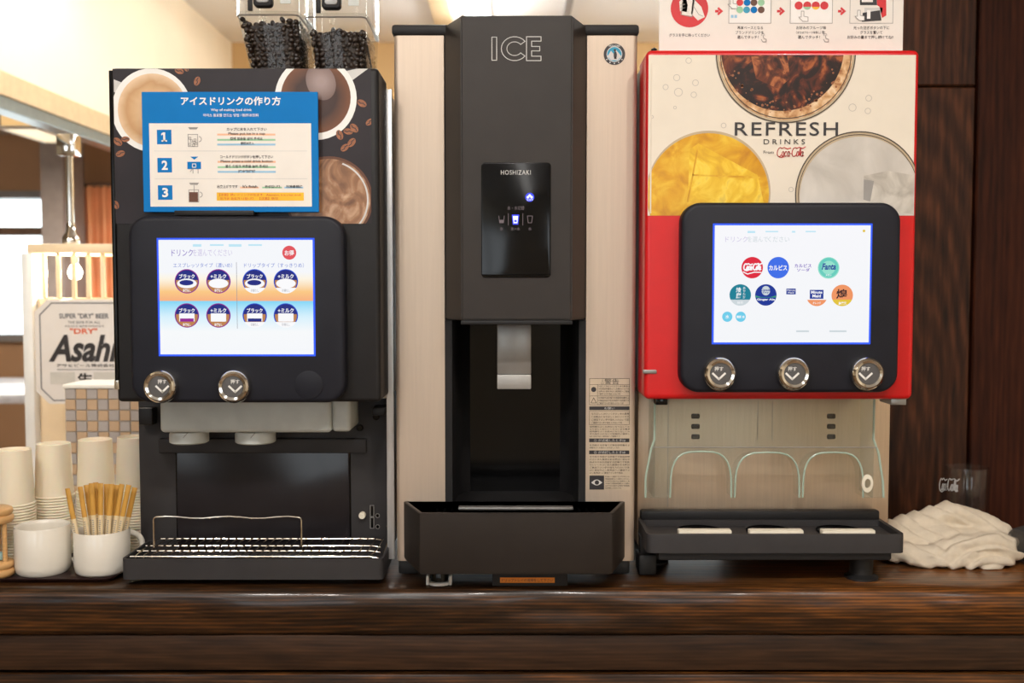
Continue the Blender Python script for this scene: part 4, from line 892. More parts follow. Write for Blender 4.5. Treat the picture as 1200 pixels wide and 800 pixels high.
def at_x(chain, x):
    for (xa_, ya_), (xb_, yb_) in zip(chain, chain[1:]):
        if min(xa_, xb_) <= x <= max(xa_, xb_): return ya_ + (yb_-ya_)*((x-xa_)/(xb_-xa_) if xb_ != xa_ else 0)
    return 583
bott = [(757, 583)] + sum(arches, []) + [(1037, 583)]
topp = [(757, 560), (763, 527), (767, 515), (767.01, 461), (1023.99, 461), (1024, 515), (1030, 530), (1036, 565), (1037, 583)]
xs_ = sorted(set([757, 759, 763, 767, 767.01, 1023.99, 1024, 1030, 1036, 1037] + [p[0] for a_ in arches for p in a_]))
bm = new(); cols = [[bm.verts.new((x_, y_, z_)) for y_ in (YG, YG+.003) for x_, z_ in W2([(x, at_x(topp, x)), (x, at_x(bott, x))], YG)] for x in xs_]
for a_, b_ in zip(cols, cols[1:]):
    for q in ((0, 1), (1, 3), (3, 2), (2, 0)): bm.faces.new((a_[q[0]], a_[q[1]], b_[q[1]], b_[q[0]]))
for a_ in (cols[0], cols[-1]): bm.faces.new((a_[0], a_[1], a_[3], a_[2]))
gd = obj('splash_guard', bm, 'guard', rd, 30)
bm = new()
for a_ in arches: tube(bm, [(x, YG+.0015, z) for x, z in W2(a_, YG)], .0013, 6)
for e_ in (gp, [(1037, 583), (1036, 565), (1030, 530), (1024, 515), (1024, 463)]): tube(bm, [(x, YG+.0015, z) for x, z in W2(e_, YG)], .0016, 6)
obj('guard_edges', bm, 'guard_edge', gd)
obj('guard_fold', tube(new(), [(x, YG, z) for x, z in W2([(764, 524), (1028, 524)], YG)], .0007, 5), 'grey_ink', gd)
# side returns of the guard and scoops behind the arches
for x, s in ((767, 1), (1024, -1)):
    xx = (x-600)*KX(520, YG); obj('guard_return', box(new(), xx-.0012, xx+.0012, YG+.0031, YP-.001, PZ(583, YG), PZ(463, YG)), 'guard', gd, 0)
for a_ in arches:
    w_ = W2(a_, YG); bm = new(); zmin = min(z for x, z in w_)
    R = [[(x, YG + .004 + .03*d, zmin + (z - zmin)*(1 - .05*d)) for x, z in w_] for d in (0, .5, 1)]
    loops(bm, R, False, False, False); obj('guard_scoop', bm, 'guard', gd, 60)
q = (PX(1016, 566, YG), YG-.0002, PZ(566, YG)); rg_ = obj('guard_plug', lathe(new(), [(.011, 0), (.011, -.002), (.006, -.003), (.0058, 0)], q, 24, 'y', (False, False)), 'foam', gd)
rg_.scale = (.72, 1, 1.15)
# drip tray
Yrt = 1.372; z0t, z1t = PZ(648, Yrt), PZ(626, Yrt)
tx0, tx1 = PX(758, 630, Yrt), PX(1061, 630, Yrt)
bm = new(); o_ = rr(tx0, tx1, Yrt, YP-.004, .009, 5); i2 = rr(tx0+.006, tx1-.006, Yrt+.005, YP-.022, .006, 5)
loops(bm, [[(x, y, z0t) for x, y in o_], [(x, y, z1t-.002) for x, y in o_], [(x*.999+.001*(tx0+tx1)/2, y+.0005, z1t) for x, y in o_], [(x, y, z1t) for x, y in i2], [(x, y, z1t-.008) for x, y in i2]])
dt = obj('drip_tray', bm, 'charcoal', rd)
obj('tray_base', rr_prism(new(), PX(772, 650, Yrt), PX(1047, 650, Yrt), PZ(658, Yrt), z0t+.002, .004, Yrt+.006, YP-.02, .002), 'black', dt)
obj('tray_back_lip', box(new(), tx0+.003, tx1-.003, YP-.02, YP-.004, z1t-.002, z1t+.013, .003), 'black', dt)
for x0, x1 in ((795, 857), (878, 941), (963, 1025)):
    xm = PX((x0+x1)/2, 622, Yrt+.012); hw = (x1-x0)/2*KX(622, Yrt+.012)
    obj('pad', box(new(), xm-hw, xm+hw, Yrt+.008, Yrt+.022, z1t-.0075, z1t+.0035, .0015), 'foam', dt)
    bm = new()
    for j in range(3): lathe(bm, [(.012+.009*j, 0), (.014+.009*j, 0), (.014+.009*j, .002), (.012+.009*j, .002)], (xm, Yrt+.05, z1t-.0076), 20, 'z', (False, False))
    obj('drain_rings', bm, 'gloss_black', dt)
for fx in (1005, 757):
    x = PX(fx, 670, 1.43); zz = z0t if fx > 900 else CT + .03
    yq = 1.415 if fx > 900 else 1.50
    if fx < 900: x = px0 + .026
    obj('foot', lathe(new(), [(.023, 0), (.023, .003), (.016, .007), (.0155, zz-CT+.001)], (x, yq, CT), 24), 'rubber', rd)
obj('foot', lathe(new(), [(.023, 0), (.023, .003), (.016, .007), (.0155, .031)], (px1-.03, 1.66, CT), 24), 'rubber', rd)
obj('foot', lathe(new(), [(.023, 0), (.023, .003), (.016, .007), (.0155, .031)], (px0+.03, 1.66, CT), 24), 'rubber', rd)
obj('foot_block', box(new(), PX(748.5, 665, 1.42), PX(770, 665, 1.42), 1.42, 1.46, CT+.001, PZ(650, 1.42), .004), 'rubber', rd)
obj('foot_stem', box(new(), PX(750, 645, 1.43), PX(759, 645, 1.43), 1.43, 1.45, PZ(651, 1.43), PZ(628, 1.43), .002), 'black', rd)

# poster board standing on the dispenser
YQ = 1.405; a = R4(772.5, -45, 1059, 57.5, YQ); zpb = rz1
po = thing('instruction_board', ((a[0]+a[1])/2, YQ, zpb), 'white picture instruction board standing on top of the red dispenser', 'sign')
pb = obj('board_sheet', box(new(), a[0], a[1], YQ, YQ+.003, zpb+.001, a[3], .0005, 1), 'paper', po, 0)
obj('stand', box(new(), PX(870, 57, YQ), PX(958, 57, YQ), YQ-.006, YQ+.02, zpb, zpb+.004, .001), 'black', po)
Q1, Q2, Q3, Q4 = [YQ-.0003-.0002*i for i in range(4)]
pr('red_disc', circ(808, 10, 22), Q1, 'redp', pb)
hand = [[(796, 2), (803, -4), (806, 6), (805, 14), (797, 13)], [(812, -2), (822, 8), (826, 20), (818, 24), (810, 16)]]
pr('glass_drawing', [[(801, -10), (815, -10), (811, 19), (799, 17)]] + hand, Q2, 'paper', pb)
pr('glass_lines', stroke([(801, -10), (798, 17), (811, 20), (816, -10)], .7) + stroke([(797, 6), (803, 5)], .6) + stroke([(796, 10), (803, 9)], .6) + stroke([(812, 6), (819, 17), (824, 19)], .6), Q3, 'grey_ink', pb)
ar = []
for x in (842.5, 915, 986.5): ar += [[(x-4.5, 11.6), (x, 11.6), (x, 14.6), (x-4.5, 14.6)], [(x-.5, 8.2), (x+5, 13.1), (x-.5, 18), (x-2, 16.2), (x+1, 13.1), (x-2, 10)]]
pr('arrows', ar, Q1, 'redp', pb)
pr('picture_frames', frame(854, -30, 904, 27.5, .6) + frame(926, -30, 976, 27.5, .6) + frame(996, -30, 1047, 27.5, .6), Q1, 'grey_ink', pb)
pr('picture_fields', rect(854.8, -29, 903.2, 26.8) + rect(926.8, -29, 975.2, 26.8), Q1, 'white', pb)
cl = {'redp': [(867, 3), (936, 6.5), (946, 6.5), (956, 6.5), (966, 6.5)], 'blue': [(875.5, 3), (883.5, 11.5)], 'green_line': [(892, 3), (867, 11.5)], 'badge_blue': [(875, 11.5)], 'brown_ink': [(883.5, 3), (892, 11.5)]}
for m_, cs in cl.items():
    for x, y in cs: pr('tiny_drink_icon', circ(x, y, 4 if y != 6.5 else 4.8, n=18), Q2, m_, pb)
pr('tiny_fruit_icons', circ(946, 6.5, 4.8, n=20), Q3, 'green_line', pb, (940, 8, 952, 13)); pr('tiny_fruit_icons', circ(956, 6.5, 4.8, n=20), Q3, 'yellow', pb, (950, 8, 962, 13))
pr('tiny_squares', rect(856.5, 17.5, 859.6, 21) + rect(860.6, 17.5, 863.7, 21), Q2, 'blue_line', pb)
pr('machine_drawing', [[(1007, -20), (1026, -20), (1028, 6), (1008, 6)]], Q1, 'ink', pb); pr('machine_side', [[(1026, -20), (1038, -20), (1039, 18), (1034, 21), (1031, 8), (1028, 6)]], Q1, 'redp', pb)
pr('machine_window', rect(1010, -14, 1023, 2.5), Q2, 'paper', pb); pr('machine_tray', [[(1011, 15), (1031, 12), (1033, 24), (1010, 25.5)]], Q2, 'ink', pb); pr('machine_plate', rect(1013, 9, 1034, 15), Q1, 'ltgrey', pb); pr('machine_cup', rect(1016, 12, 1020, 22), Q3, 'white', pb)
fing = []
for x, y in ((939, 13), (1005, 12), (856, -2)):
    fing += [[(x, y), (x+3, y), (x+3, y+6), (x+8, y+7), (x+8, y+12), (x+2, y+12), (x-3, y+7), (x, y+7)]]
pr('pointing_hands', fing, Q3, 'white', pb)
for p in fing: pr('hand_outline', stroke(p + [p[0]], .7), Q4, 'grey_ink', pb)
for x, y in ((894, 41), (967, 41)): pr('hand_outline', stroke([(x, y), (x+1, y+4), (x+4, y+5), (x+4, y+8), (x, y+8), (x-2, y+5)], .7) + ring(x, y, 1.6, 2.1, 12, 150, 390), Q4, 'grey_ink', pb)
pl_ = pr('step_text', [T('グラスを手に持ってください', 784, 39.2, 832, 43.2, .01), T('基本ベースとなる', 864, 30.5, 894, 34.5, .01), T('ブランドドリンクを', 862, 36, 895, 40, .01), T('選んでタッチ！', 864, 41.5, 889, 45.5, .01),
   T('お好みのフルーツ味', 933, 30.5, 968, 34.5, .01), T('（またはフルーツ味無し）', 933, 36.4, 962, 39.6, .01), T('を', 963, 36, 967, 40, .01), T('選んでタッチ！', 935, 41.5, 961, 45.5, .01),
   T('光った注ぎボタンの下に', 1000, 30.5, 1042, 34.5, .01), T('グラスを置いて', 1008, 36, 1034, 40, .01), T('お好みの量まで押し続けてね!!', 993, 41.5, 1047, 45.5, .01)], Q1, 'ink', pb); pl_['kind'] = 'stuff'

# ------------------------------------------------------------------ right end of the counter: towel and glasses
def remeshed(name, bm, vox, m, sm=1, sub=0):
    me = bpy.data.meshes.new(name); bm.to_mesh(me); bm.free(); o = bpy.data.objects.new(name, me); COL.objects.link(o)
    md = o.modifiers.new('r', 'REMESH'); md.mode = 'VOXEL'; md.voxel_size = vox
    s = o.modifiers.new('s', 'SMOOTH'); s.iterations = sm; s.factor = .6
    dg = bpy.context.evaluated_depsgraph_get(); dg.update(); me2 = bpy.data.meshes.new_from_object(o.evaluated_get(dg)); bpy.data.objects.remove(o)
    return me2
bm = new(); YT = 1.50; TX = lambda px: PX(px, 630, YT)
def roll(pts, r0, r1, flat=.7, n=14):
    for i in range(len(pts)-1):
        a_, b_ = Vector(pts[i]), Vector(pts[i+1])
        for j in range(n):
            u = (i + j/n)/(len(pts)-1); p = a_.lerp(b_, j/n); r = r0 + (r1-r0)*u
            ellipsoid(bm, p, (r*1.25, r*1.1, r*flat), None, 12, 8)
Zt = CT
# lower flat folds, a big fold curling over the right end, a bunched ridge on top
roll([(TX(1052), 1.49, Zt+.016), (TX(1085), 1.475, Zt+.016), (TX(1140), 1.475, Zt+.014), (TX(1178), 1.485, Zt+.013)], .020, .016, .75)
roll([(TX(1055), 1.53, Zt+.026), (TX(1100), 1.52, Zt+.030), (TX(1150), 1.515, Zt+.026), (TX(1180), 1.51, Zt+.024)], .026, .020, .85)
roll([(TX(1070), 1.54, Zt+.040), (TX(1105), 1.54, Zt+.055), (TX(1128), 1.54, Zt+.064), (TX(1160), 1.54, Zt+.050), (TX(1182), 1.53, Zt+.036)], .022, .018, .85)
roll([(TX(1100), 1.484, Zt+.018), (TX(1125), 1.480, Zt+.030), (TX(1150), 1.480, Zt+.030), (TX(1172), 1.484, Zt+.020)], .018, .016, .95, 16)
roll([(TX(1058), 1.466, Zt+.008), (TX(1090), 1.460, Zt+.008), (TX(1130), 1.458, Zt+.008), (TX(1168), 1.464, Zt+.008)], .008, .008, .9, 24)
me = remeshed('towel', bm, .0024, 'towel', 6)
from mathutils import noise as mn
NRM = [v.normal.copy() for v in me.vertices]
for v, n_ in zip(me.vertices, NRM):
    p = v.co.copy(); wob = mn.noise(p*22)*.010
    fr = min(1, max(0, (1.505 - p.y)/.03)) * min(1, max(0, (p.x - TX(1085))/.02))
    rad = math.hypot((p.x - TX(1148))*.62, p.z - (Zt - .006)) + wob*.5
    ph = (rad/.0135) % 1.0
    saw = ph if ph < .78 else (1 - ph)/.22*.78
    d = (saw - .4)*.0095*fr
    ph2 = ((p.x*.8 + p.z*1.6 + wob)/.028) % 1.0
    d += ((ph2 if ph2 < .8 else (1-ph2)/.2*.8) - .4)*.005*(1-fr)
    d += mn.noise(p*45)*.0025 + mn.noise(p*160)*.0008
    p += n_*d; p.z = max(p.z, Zt + .0006); v.co = p
tw = mesh_obj('towel', me, 'towel', None, 0); me.polygons.foreach_set('use_smooth', [True]*len(me.polygons)); tag(tw, 'crumpled white terry towel lying on the counter by the wooden wall', 'towel')
def tumbler(x, y, label, H=.105, rt=.034, rb=.027, group=None):
    t = thing('drinking_glass', (x, y, CT), label, 'glass', group)
    g = obj('glass_body', lathe(new(), [(.001, .0005), (rb-.002, .0005), (rb, .003), (rt, H), (rt-.0005, H+.0008), (rt-.002, H), (rb-.002, .009), (.001, .009)], (x, y, CT), 40), 'glass', t, 50)
    return t
gx = PX(1133, 560, 1.635); gl1 = tumbler(gx, 1.635, 'clear drinking glass with white script standing behind the towel', H=PZ(547, 1.635)-CT, rt=.0325, rb=.027)
bm = new(); k = KX(570, 1.60)
for p in script_logo(1108, 563, 1128, 580, 1.0):
    vs = []
    for (x, y) in p:
        xx = (x-600)*k; dx = max(-.031, min(.031, xx-gx)); vs.append(bm.verts.new((xx, 1.635 - math.sqrt(max(.0323**2 - dx*dx, 0)), PZ(y, 1.60))))
    bm.faces.new(vs)
obj('script_print', bm, 'ltgrey', gl1, 0)
# a smoked glass lying on its side, cut by the picture edge
gx2, gy2 = PX(1222, 640, 1.50), 1.49
MT['smoke_glass'] = clear('smoked_glass', (.50, .47, .44, 1), 1.5, .06, milk=.05)
t = thing('lying_glass', (gx2, gy2, CT), 'smoky drinking glass lying on its side beyond the towel', 'glass')
prof = [(.001, 0), (.024, 0), (.026, .003), (.032, .095), (.031, .0955), (.0295, .093), (.024, .008), (.001, .008)]
bm = new(); lathe(bm, prof, (0, 0, 0), 36)
M_ = Matrix.Translation((gx2 - .04, gy2, CT + .0325)) @ Matrix.Rotation(math.radians(20), 4, 'Z') @ Matrix.Rotation(math.radians(86.2), 4, 'Y')
for v in bm.verts: v.co = M_ @ v.co
zmn = min(v.co.z for v in bm.verts)
for v in bm.verts: v.co.z += CT + .0004 - zmn
obj('glass_body', bm, 'smoke_glass', t, 50)

# ------------------------------------------------------------------ left end of the counter: tray, mugs, sugar sticks, cups, hourglass
st0 = (-.79, 1.385); st1 = (-.548, 1.585)
bm = new(); o_ = rr(st0[0], st1[0], st0[1], st1[1], .02, 5); i_ = rr(st0[0]+.006, st1[0]-.006, st0[1]+.006, st1[1]-.006, .015, 5)
loops(bm, [[(x, y, CT+.0003) for x, y in i_], [(x, y, CT+.006) for x, y in o_], [(x, y, CT+.007) for x, y in o_], [(x, y, CT+.004) for x, y in i_]])
tag(obj('serving_tray', bm, 'tray'), 'dark brown serving tray under the mugs and paper cups', 'tray')
ZT = CT + .0042
def mug(px0, px1, py_top, Yc, label, handle):
    x = PX((px0+px1)/2, 645, Yc); r = (px1-px0)/2*KX(645, Yc); H = PZ(py_top, Yc - r*.2) - ZT
    t = thing('mug', (x, Yc, ZT), label, 'mug')
    obj('mug_body', lathe(new(), [(.001, 0), (r*.88, 0), (r*.97, .004), (r, .012), (r, H-.002), (r-.001, H), (r-.0025, H-.001), (r-.0035, H-.006), (r-.004, .008), (.001, .006)], (x, Yc, ZT), 48), 'porcelain', t, 50)
    d = Vector((math.cos(handle), math.sin(handle), 0)); pts = []
    for i in range(13):
        a_ = math.radians(-80 + 160*i/12); pts.append(Vector((x, Yc, ZT + H*.5)) + d*(r - .003 + .022*math.cos(a_)) + Vector((0, 0, H*.33*math.sin(a_))))
    obj('handle', tube(new(), pts, .0042, 10), 'porcelain', t)
    return x, Yc, r, H
mug(19.5, 81, 616, 1.432, 'empty white mug beside the hourglass', math.radians(25))
m2 = mug(88.5, 151, 621, 1.432, 'white mug holding the kraft sugar sticks', math.radians(40))
rs = random.Random(11)
tops = [(79, 572, -1), (94, 570, 0), (101, 568, 1), (107, 566, 0), (112, 565, 1), (118, 566, 0), (125, 567, 1), (131, 567, 0), (137, 568, 1), (143, 567, 0), (151, 568, 0), (158, 571, 1)]
for i, (px, py, dd) in enumerate(tops):
    yt = m2[1] - .004 + .012*dd + rs.uniform(-.004, .004)
    top = Vector((PX(px, py, yt), yt, PZ(py, yt))); u = (px - 119)/42.0
    bot = Vector((m2[0] + u*.021, m2[1] - .006 + .012*dd, ZT + .0085))
    t = thing('sugar_stick', bot, 'slim sugar stick with a kraft top standing in the white mug', 'sugar stick', 'sugar sticks in the white mug')
    ax_ = (top - bot); Ln = ax_.length; ax_.normalize(); side = Vector((1, .15*dd, 0)).normalized(); side = (side - ax_*side.dot(ax_)).normalized(); nrm = side.cross(ax_)
    def seg(f0, f1, hw, th, n=5):
        bm = new(); R = []
        for j in range(n):
            f = f0 + (f1-f0)*j/(n-1); c = bot + ax_*(Ln*f); t_ = th*(1 - .9*max(0, (f-.93)/.07)) * (1 - .85*max(0, (.05-f)/.05))
            R.append([c + side*(hw*math.cos(q)) + nrm*(t_*math.sin(q)) for q in [2*math.pi*k/10 for k in range(10)]])
        return loops(bm, R)
    lo = obj('paper_tube', seg(0, .62, .0036, .0026), 'stick_white', t); obj('kraft_top', seg(.6202, 1, .0037, .0027, 7), 'kraft', t)
    bm = new()
    for k in range(9):
        f = .36 + .025*k; c = bot + ax_*(Ln*f) + nrm*(-.00275 if nrm.y > 0 else .00275); h2 = .0006
        bm.faces.new([bm.verts.new(c + side*a_ + ax_*b_) for a_, b_ in ((-.0013, -h2), (.0013, -h2), (.0013, h2), (-.0013, h2))])
    obj('small_print', bm, 'grey_ink', t, 0)
# paper cups, nested upside down
CH, CRB, CRT = .080, .0276, .0243
def cup_mesh():
    bm = new(); prof = [(CRB+.0002, .0), (CRB+.0012, .0006), (CRB+.0014, .0016), (CRB+.0008, .0028), (CRB-.0002, .0032), (CRT, CH), (CRT-.0008, CH+.0006), (CRT-.0014, CH), (CRT-.0016, CH-.004), (.0005, CH-.0042)]
    lathe(bm, prof, (0, 0, 0), 32, 'z', (False, True)); me = bpy.data.meshes.new('paper_cup'); bmesh.ops.recalc_face_normals(bm, faces=bm.faces[:]); bm.to_mesh(me); bm.free()
    me.polygons.foreach_set('use_smooth', [True]*len(me.polygons)); me.set_sharp_from_angle(angle=math.radians(50)); me.materials.append(MT['cup']); return me
cme = cup_mesh(); PT = .0041
for px, py, Yc, where in ((15.5, 529, 1.477, 'behind the hourglass'), (62.5, 521, 1.535, 'behind the empty mug'), (111.5, 517, 1.548, 'behind the sugar sticks'), (157, 515, 1.548, 'against the coffee machine')):
    x = PX(px, py, Yc); n = int(round((PZ(py, Yc - .02) - ZT - CH)/PT)) + 1
    for i in range(n):
        o = bpy.data.objects.new('paper_cup', cme); COL.objects.link(o); o.location = (x, Yc, ZT + .0003 + i*PT); o.rotation_euler = (0, 0, i*.7)
        if i == n-1: tag(o, 'topmost white paper cup of the stack ' + where, 'cup', 'top cups of the four paper cup stacks')
        else: tag(o, 'white paper cup nested upside down in the stack ' + where, 'cup', 'paper cups in the stack ' + where)
# hourglass
hx, hy = PX(-6, 640, 1.408), 1.408
t = thing('hourglass', (hx, hy, ZT), 'small wooden hourglass with pale blue sand beside the empty mug', 'hourglass')
HH = PZ(594, hy) - ZT
def disc(z): return lathe(new(), [(.021, z), (.0245, z+.002), (.0255, z+.006), (.0245, z+.010), (.022, z+.0115), (.0235, z+.013), (.0245, z+.016), (.0235, z+.020), (.020, z+.022)], (hx, hy, ZT), 32)
obj('base', disc(0), 'pine', t, 50); obj('top', disc(HH-.022), 'pine', t, 50)
for a_ in (-20, 100, 220):
    obj('post', lathe(new(), [(.0032, .0215), (.0032, HH-.0215)], (hx + .018*math.cos(math.radians(a_)), hy + .018*math.sin(math.radians(a_)), ZT), 12), 'pine', t)
zc = HH/2
obj('bulb', lathe(new(), [(.004, .0222), (.0125, .0235), (.0135, .030), (.011, zc-.008), (.002, zc), (.011, zc+.008), (.0135, HH-.030), (.0125, HH-.0235), (.004, HH-.0222)], (hx, hy, ZT), 28), 'glass', t, 60)
obj('sand', lathe(new(), [(.003, .0228), (.0120, .024), (.0128, .029), (.010, .032), (.001, .034)], (hx, hy, ZT), 24), 'sand', t, 60)

# ------------------------------------------------------------------ left background: beer server nook and dining area
MT['cream_metal'] = mat('cream_metal', S(232, 214, 186), .4, noise=.03)
MT['white_post'] = mat('white_post', S(226, 232, 240), .35, noise=.02)
MT['sign_grey'] = mat('grey_line', S(120, 122, 130), .45); MT['sign_board'] = mat('beer_sign_board', S(226, 222, 222), .4, noise=.02)
MT['orange_red'] = mat('orange_red_print', S(232, 110, 70), .5)
YN = 2.30
t = thing('cabinet_frame', (PX(100, 400, YN), YN, .85), 'cream metal rack with slim bars behind the beer sign', 'rack')
struct_top = CT - .06
a = R4(36, 286, 185, 297, YN); obj('top_rail', box(new(), a[0], a[1], YN-.02, YN+.25, a[2], a[3], .003), 'cream_metal', t)
ztop = a[2]; zn0 = CT - .05
a = R4(33, 290, 45, 525, YN); obj('corner_post', box(new(), a[0], a[1], YN-.025, YN+.02, zn0, PZ(297, YN), .003), 'white_post', t)
for x in (52, 69, 87, 104, 121, 139, 156):
    obj('bar', box(new(), PX(x-2.2, 330, YN), PX(x+2.2, 330, YN), YN-.005, YN+.005, PZ(349, YN), ztop, .001), 'cream_metal', t)
obj('back_panel', box(new(), PX(46, 440, YN), PX(185, 440, YN), YN, YN+.02, zn0, PZ(349, YN)), 'cream_metal', t)
obj('back_post', box(new(), PX(170, 330, YN)-.01, PX(170, 330, YN)+.02, YN+.22, YN+.24, zn0, ztop), 'cream_metal', t)
# lit bulb hanging behind the bars
xb_, yb_, zb2 = PX(88, 319, 2.42), 2.42, PZ(319, 2.42)
t = thing('pendant_bulb', (xb_, yb_, ztop), 'small warm glowing bulb hanging behind the cream bars', 'lamp')
obj('bulb_glass', lathe(new(), [(.002, -.018), (.012, -.014), (.017, 0), (.012, .012), (.007, .02)], (xb_, yb_, zb2), 20), glow('bulb_glow', (1, .88, .66, 1), 16), t, 60)
obj('socket', lathe(new(), [(.008, .02), (.009, .036), (.003, .04)], (xb_, yb_, zb2), 16), 'chrome', t)
obj('flex', tube(new(), [(xb_, yb_, zb2+.039), (xb_, yb_, ztop)], .002, 6), 'white', t)
pl = bpy.data.lights.new('bulb_light', 'POINT'); pl.energy = 7; pl.color = (1, .82, .55); pl.shadow_soft_size = .02
po_ = bpy.data.objects.new('bulb_light', pl); COL.objects.link(po_); po_.parent = t; po_.location = (0, -.05, zb2 - ztop)
# unseen spotlight, added to brighten the rack panel, beer sign and cup rims
sx_, sy_, sz_ = -1.26, 1.55, CZ + .47
t = thing('rail_fill_spot', (sx_, sy_, sz_), 'unseen added fill spotlight under the soffit rail aimed at the beer sign', 'lamp')
obj('bracket', lathe(new(), [(.012, 0), (.012, -.02), (.006, -.03)], (sx_, sy_, sz_), 16), 'black', t)
bm = new(); lathe(bm, [(.016, -.03), (.022, .0), (.026, .05), (.023, .05), (.02, .01)], (0, 0, 0), 20)
dv = Vector((PX(90, 430, 2.2), 2.2, PZ(450, 2.2))) - Vector((sx_, sy_, sz_ - .05)); Mq = Matrix.Translation((sx_, sy_, sz_ - .05)) @ dv.to_track_quat('Z', 'Y').to_matrix().to_4x4()
for v in bm.verts: v.co = Mq @ v.co
obj('lamp_can', bm, 'black', t)
ld = bpy.data.lights.new('spot_light', 'SPOT'); ld.energy = 8; ld.color = (1, .85, .62); ld.spot_size = math.radians(70); ld.spot_blend = .6; ld.shadow_soft_size = .02
lo = bpy.data.objects.new('spot_light', ld); COL.objects.link(lo); lo.parent = t; lo.location = Mq @ Vector((0, 0, .055)) - Vector((sx_, sy_, sz_)); lo.rotation_euler = dv.to_track_quat('-Z', 'Y').to_euler()
# back-bar shelf they stand on
tag(obj('back_bar', box(new(), -1.33, -.55, 1.80, 2.62, .0, CT - .05, .004), mat('back_bar_top', S(196, 168, 128), .35)), 'low tan back bar behind the paper cups', 'counter')
# beer sign: octagonal plate on a foot
YA = 2.14
t = thing('beer_sign', (PX(98, 470, YA), YA, CT - .05), 'pale octagonal beer sign with black lettering and grey border', 'sign')
def octo(x0, y0, x1, y1, c): return [(x0+c, y0), (x1-c, y0), (x1, y0+c), (x1, y1-c), (x1-c, y1), (x0+c, y1), (x0, y1-c), (x0, y0+c)]
o8 = octo(44, 351, 152, 473, 15); bm = new(); yprism(bm, W2(o8, YA), YA, YA+.012); pbd = obj('sign_board', bm, 'sign_board', t, 0)
Wp = lambda p: p
q8 = octo(47.5, 355, 148.5, 469, 14); pr('sign_border', stroke(q8 + [q8[0]], 1.5), YA-.0006, 'sign_grey', pbd)
pr('sign_lettering', [T('Asahi', 57, 392, 140, 424, .03, .3), T('生', 90, 437, 108, 449, .03), T('アサヒビール株式会社', 66, 426, 134, 430, .01)], YA-.0012, 'ink', pbd)
pr('sign_small_print', [T('SUPER "DRY" BEER', 70, 367, 128, 373, .02), T('THE BEER FOR ALL', 80, 376, 118, 379), T('ASAHI BREWERIES', 76, 381, 122, 383)] + rect(66, 432.5, 142, 433.2), YA-.0012, 'sign_grey', pbd)
for q0, q1 in ((59, 88), (110, 142)): pr('sign_band', rect(q0, 436, q1, 450), YA-.0009, 'ltgrey', pbd)
pr('sign_red', [T('"DRY"', 82, 384.5, 114, 391, .02)], YA-.0012, 'orange_red', pbd)
zs = PZ(473, YA); obj('foot', box(new(), PX(80, 480, YA), PX(116, 480, YA), YA+.002, YA+.05, CT-.05, zs+.002, .002), 'cream_metal', t)
# tiled stand
YM = 1.96
MT['tile_tan'] = mat('tan_tile', S(198, 168, 138), .45, noise=.06, nscale=8); MT['tile_grey'] = mat('grey_tile', S(176, 168, 166), .45, noise=.06, nscale=8); MT['grout'] = mat('grout', S(188, 176, 164), .8)
x0, x1 = PX(77, 500, YM), PX(187, 500, YM); z1 = PZ(455, YM); z0 = CT - .05
t = thing('tiled_stand', ((x0+x1)/2, YM, z0), 'small stand faced with tan and grey checkered mosaic tiles', 'stand')
core = obj('core', box(new(), x0, x1, YM, YM+.10, z0, z1), 'grout', t, 0); obj('top_edge', box(new(), x0-.003, x1+.003, YM-.006, YM+.103, z1, z1+.008, .002), 'white', t)
pitch = 12.7*KX(500, YM); tme = {}
for key in ('tile_tan', 'tile_grey'):
    b_ = box(new(), -pitch/2+.0008, pitch/2-.0008, -.002, .002, -pitch/2+.0008, pitch/2-.0008, .0008, 1); me = bpy.data.meshes.new('tile'); b_.to_mesh(me); b_.free(); me.materials.append(MT[key]); tme[key] = me
nc, nr = int((x1-x0)/pitch), int((z1-z0)/pitch)
for i in range(nc):
    for j in range(nr):
        o = bpy.data.objects.new('tile', tme['tile_tan' if (i + j) % 2 else 'tile_grey']); COL.objects.link(o); o.parent = core
        o.location = Vector((x0 + pitch*(i+.5) + .001, YM - .0015, z1 - pitch*(j+.5))) - WL[core.name]
# chrome pole from the rack up to the rail under the soffit
xp, yp = PX(82, 230, 2.42), 2.42
t = thing('chrome_pole', (xp, yp, PZ(286, YN)), 'slim chrome pole rising from the cream rack', 'pole')
zp0, zp1 = PZ(286, YN)+.0005, PZ(168, 2.42)
obj('pole', lathe(new(), [(.009, zp0+.05), (.009, zp1-.02)], (xp, yp, 0), 20), 'chrome', t)
obj('base_fitting', lathe(new(), [(.018, zp0), (.02, zp0+.004), (.02, zp0+.02), (.012, zp0+.032), (.010, zp0+.055)], (xp, yp, 0), 20), 'chrome', t)
obj('top_fitting', box(new(), xp-.022, xp+.022, yp-.02, yp+.02, zp1-.03, zp1+.02, .004), 'chrome', t)
# green plant behind the cups
MT['leaf'] = mat('green_leaf', S(120, 180, 60), .45, noise=.2)
xl, yl = PX(29, 540, 1.90), 1.90
t = thing('small_plant', (xl, yl, CT - .05), 'small bright green plant peeping out between the paper cups', 'plant')
obj('pot', lathe(new(), [(.022, 0), (.03, .05), (.027, .05), (.026, .044), (.001, .044)], (xl, yl, CT-.05), 24), 'white', t)
for i in range(9):
    a_ = i*2.4; bm = new(); R = []
    for j in range(7):
        f = j/6; c = Vector((xl, yl, CT-.006)) + Vector((math.cos(a_)*.05*f, math.sin(a_)*.03*f, .085*f - .055*f*f*(1 + .3*math.sin(i)))); wd = .010*math.sin(math.pi*min(.98, f*.9+.08)); s_ = Vector((-math.sin(a_), math.cos(a_), 0))
        R.append([c - s_*wd, c + Vector((0, 0, .0015)), c + s_*wd, c - Vector((0, 0, .0008))])
    loops(bm, R); obj('leaf', bm, 'leaf', t, 60)
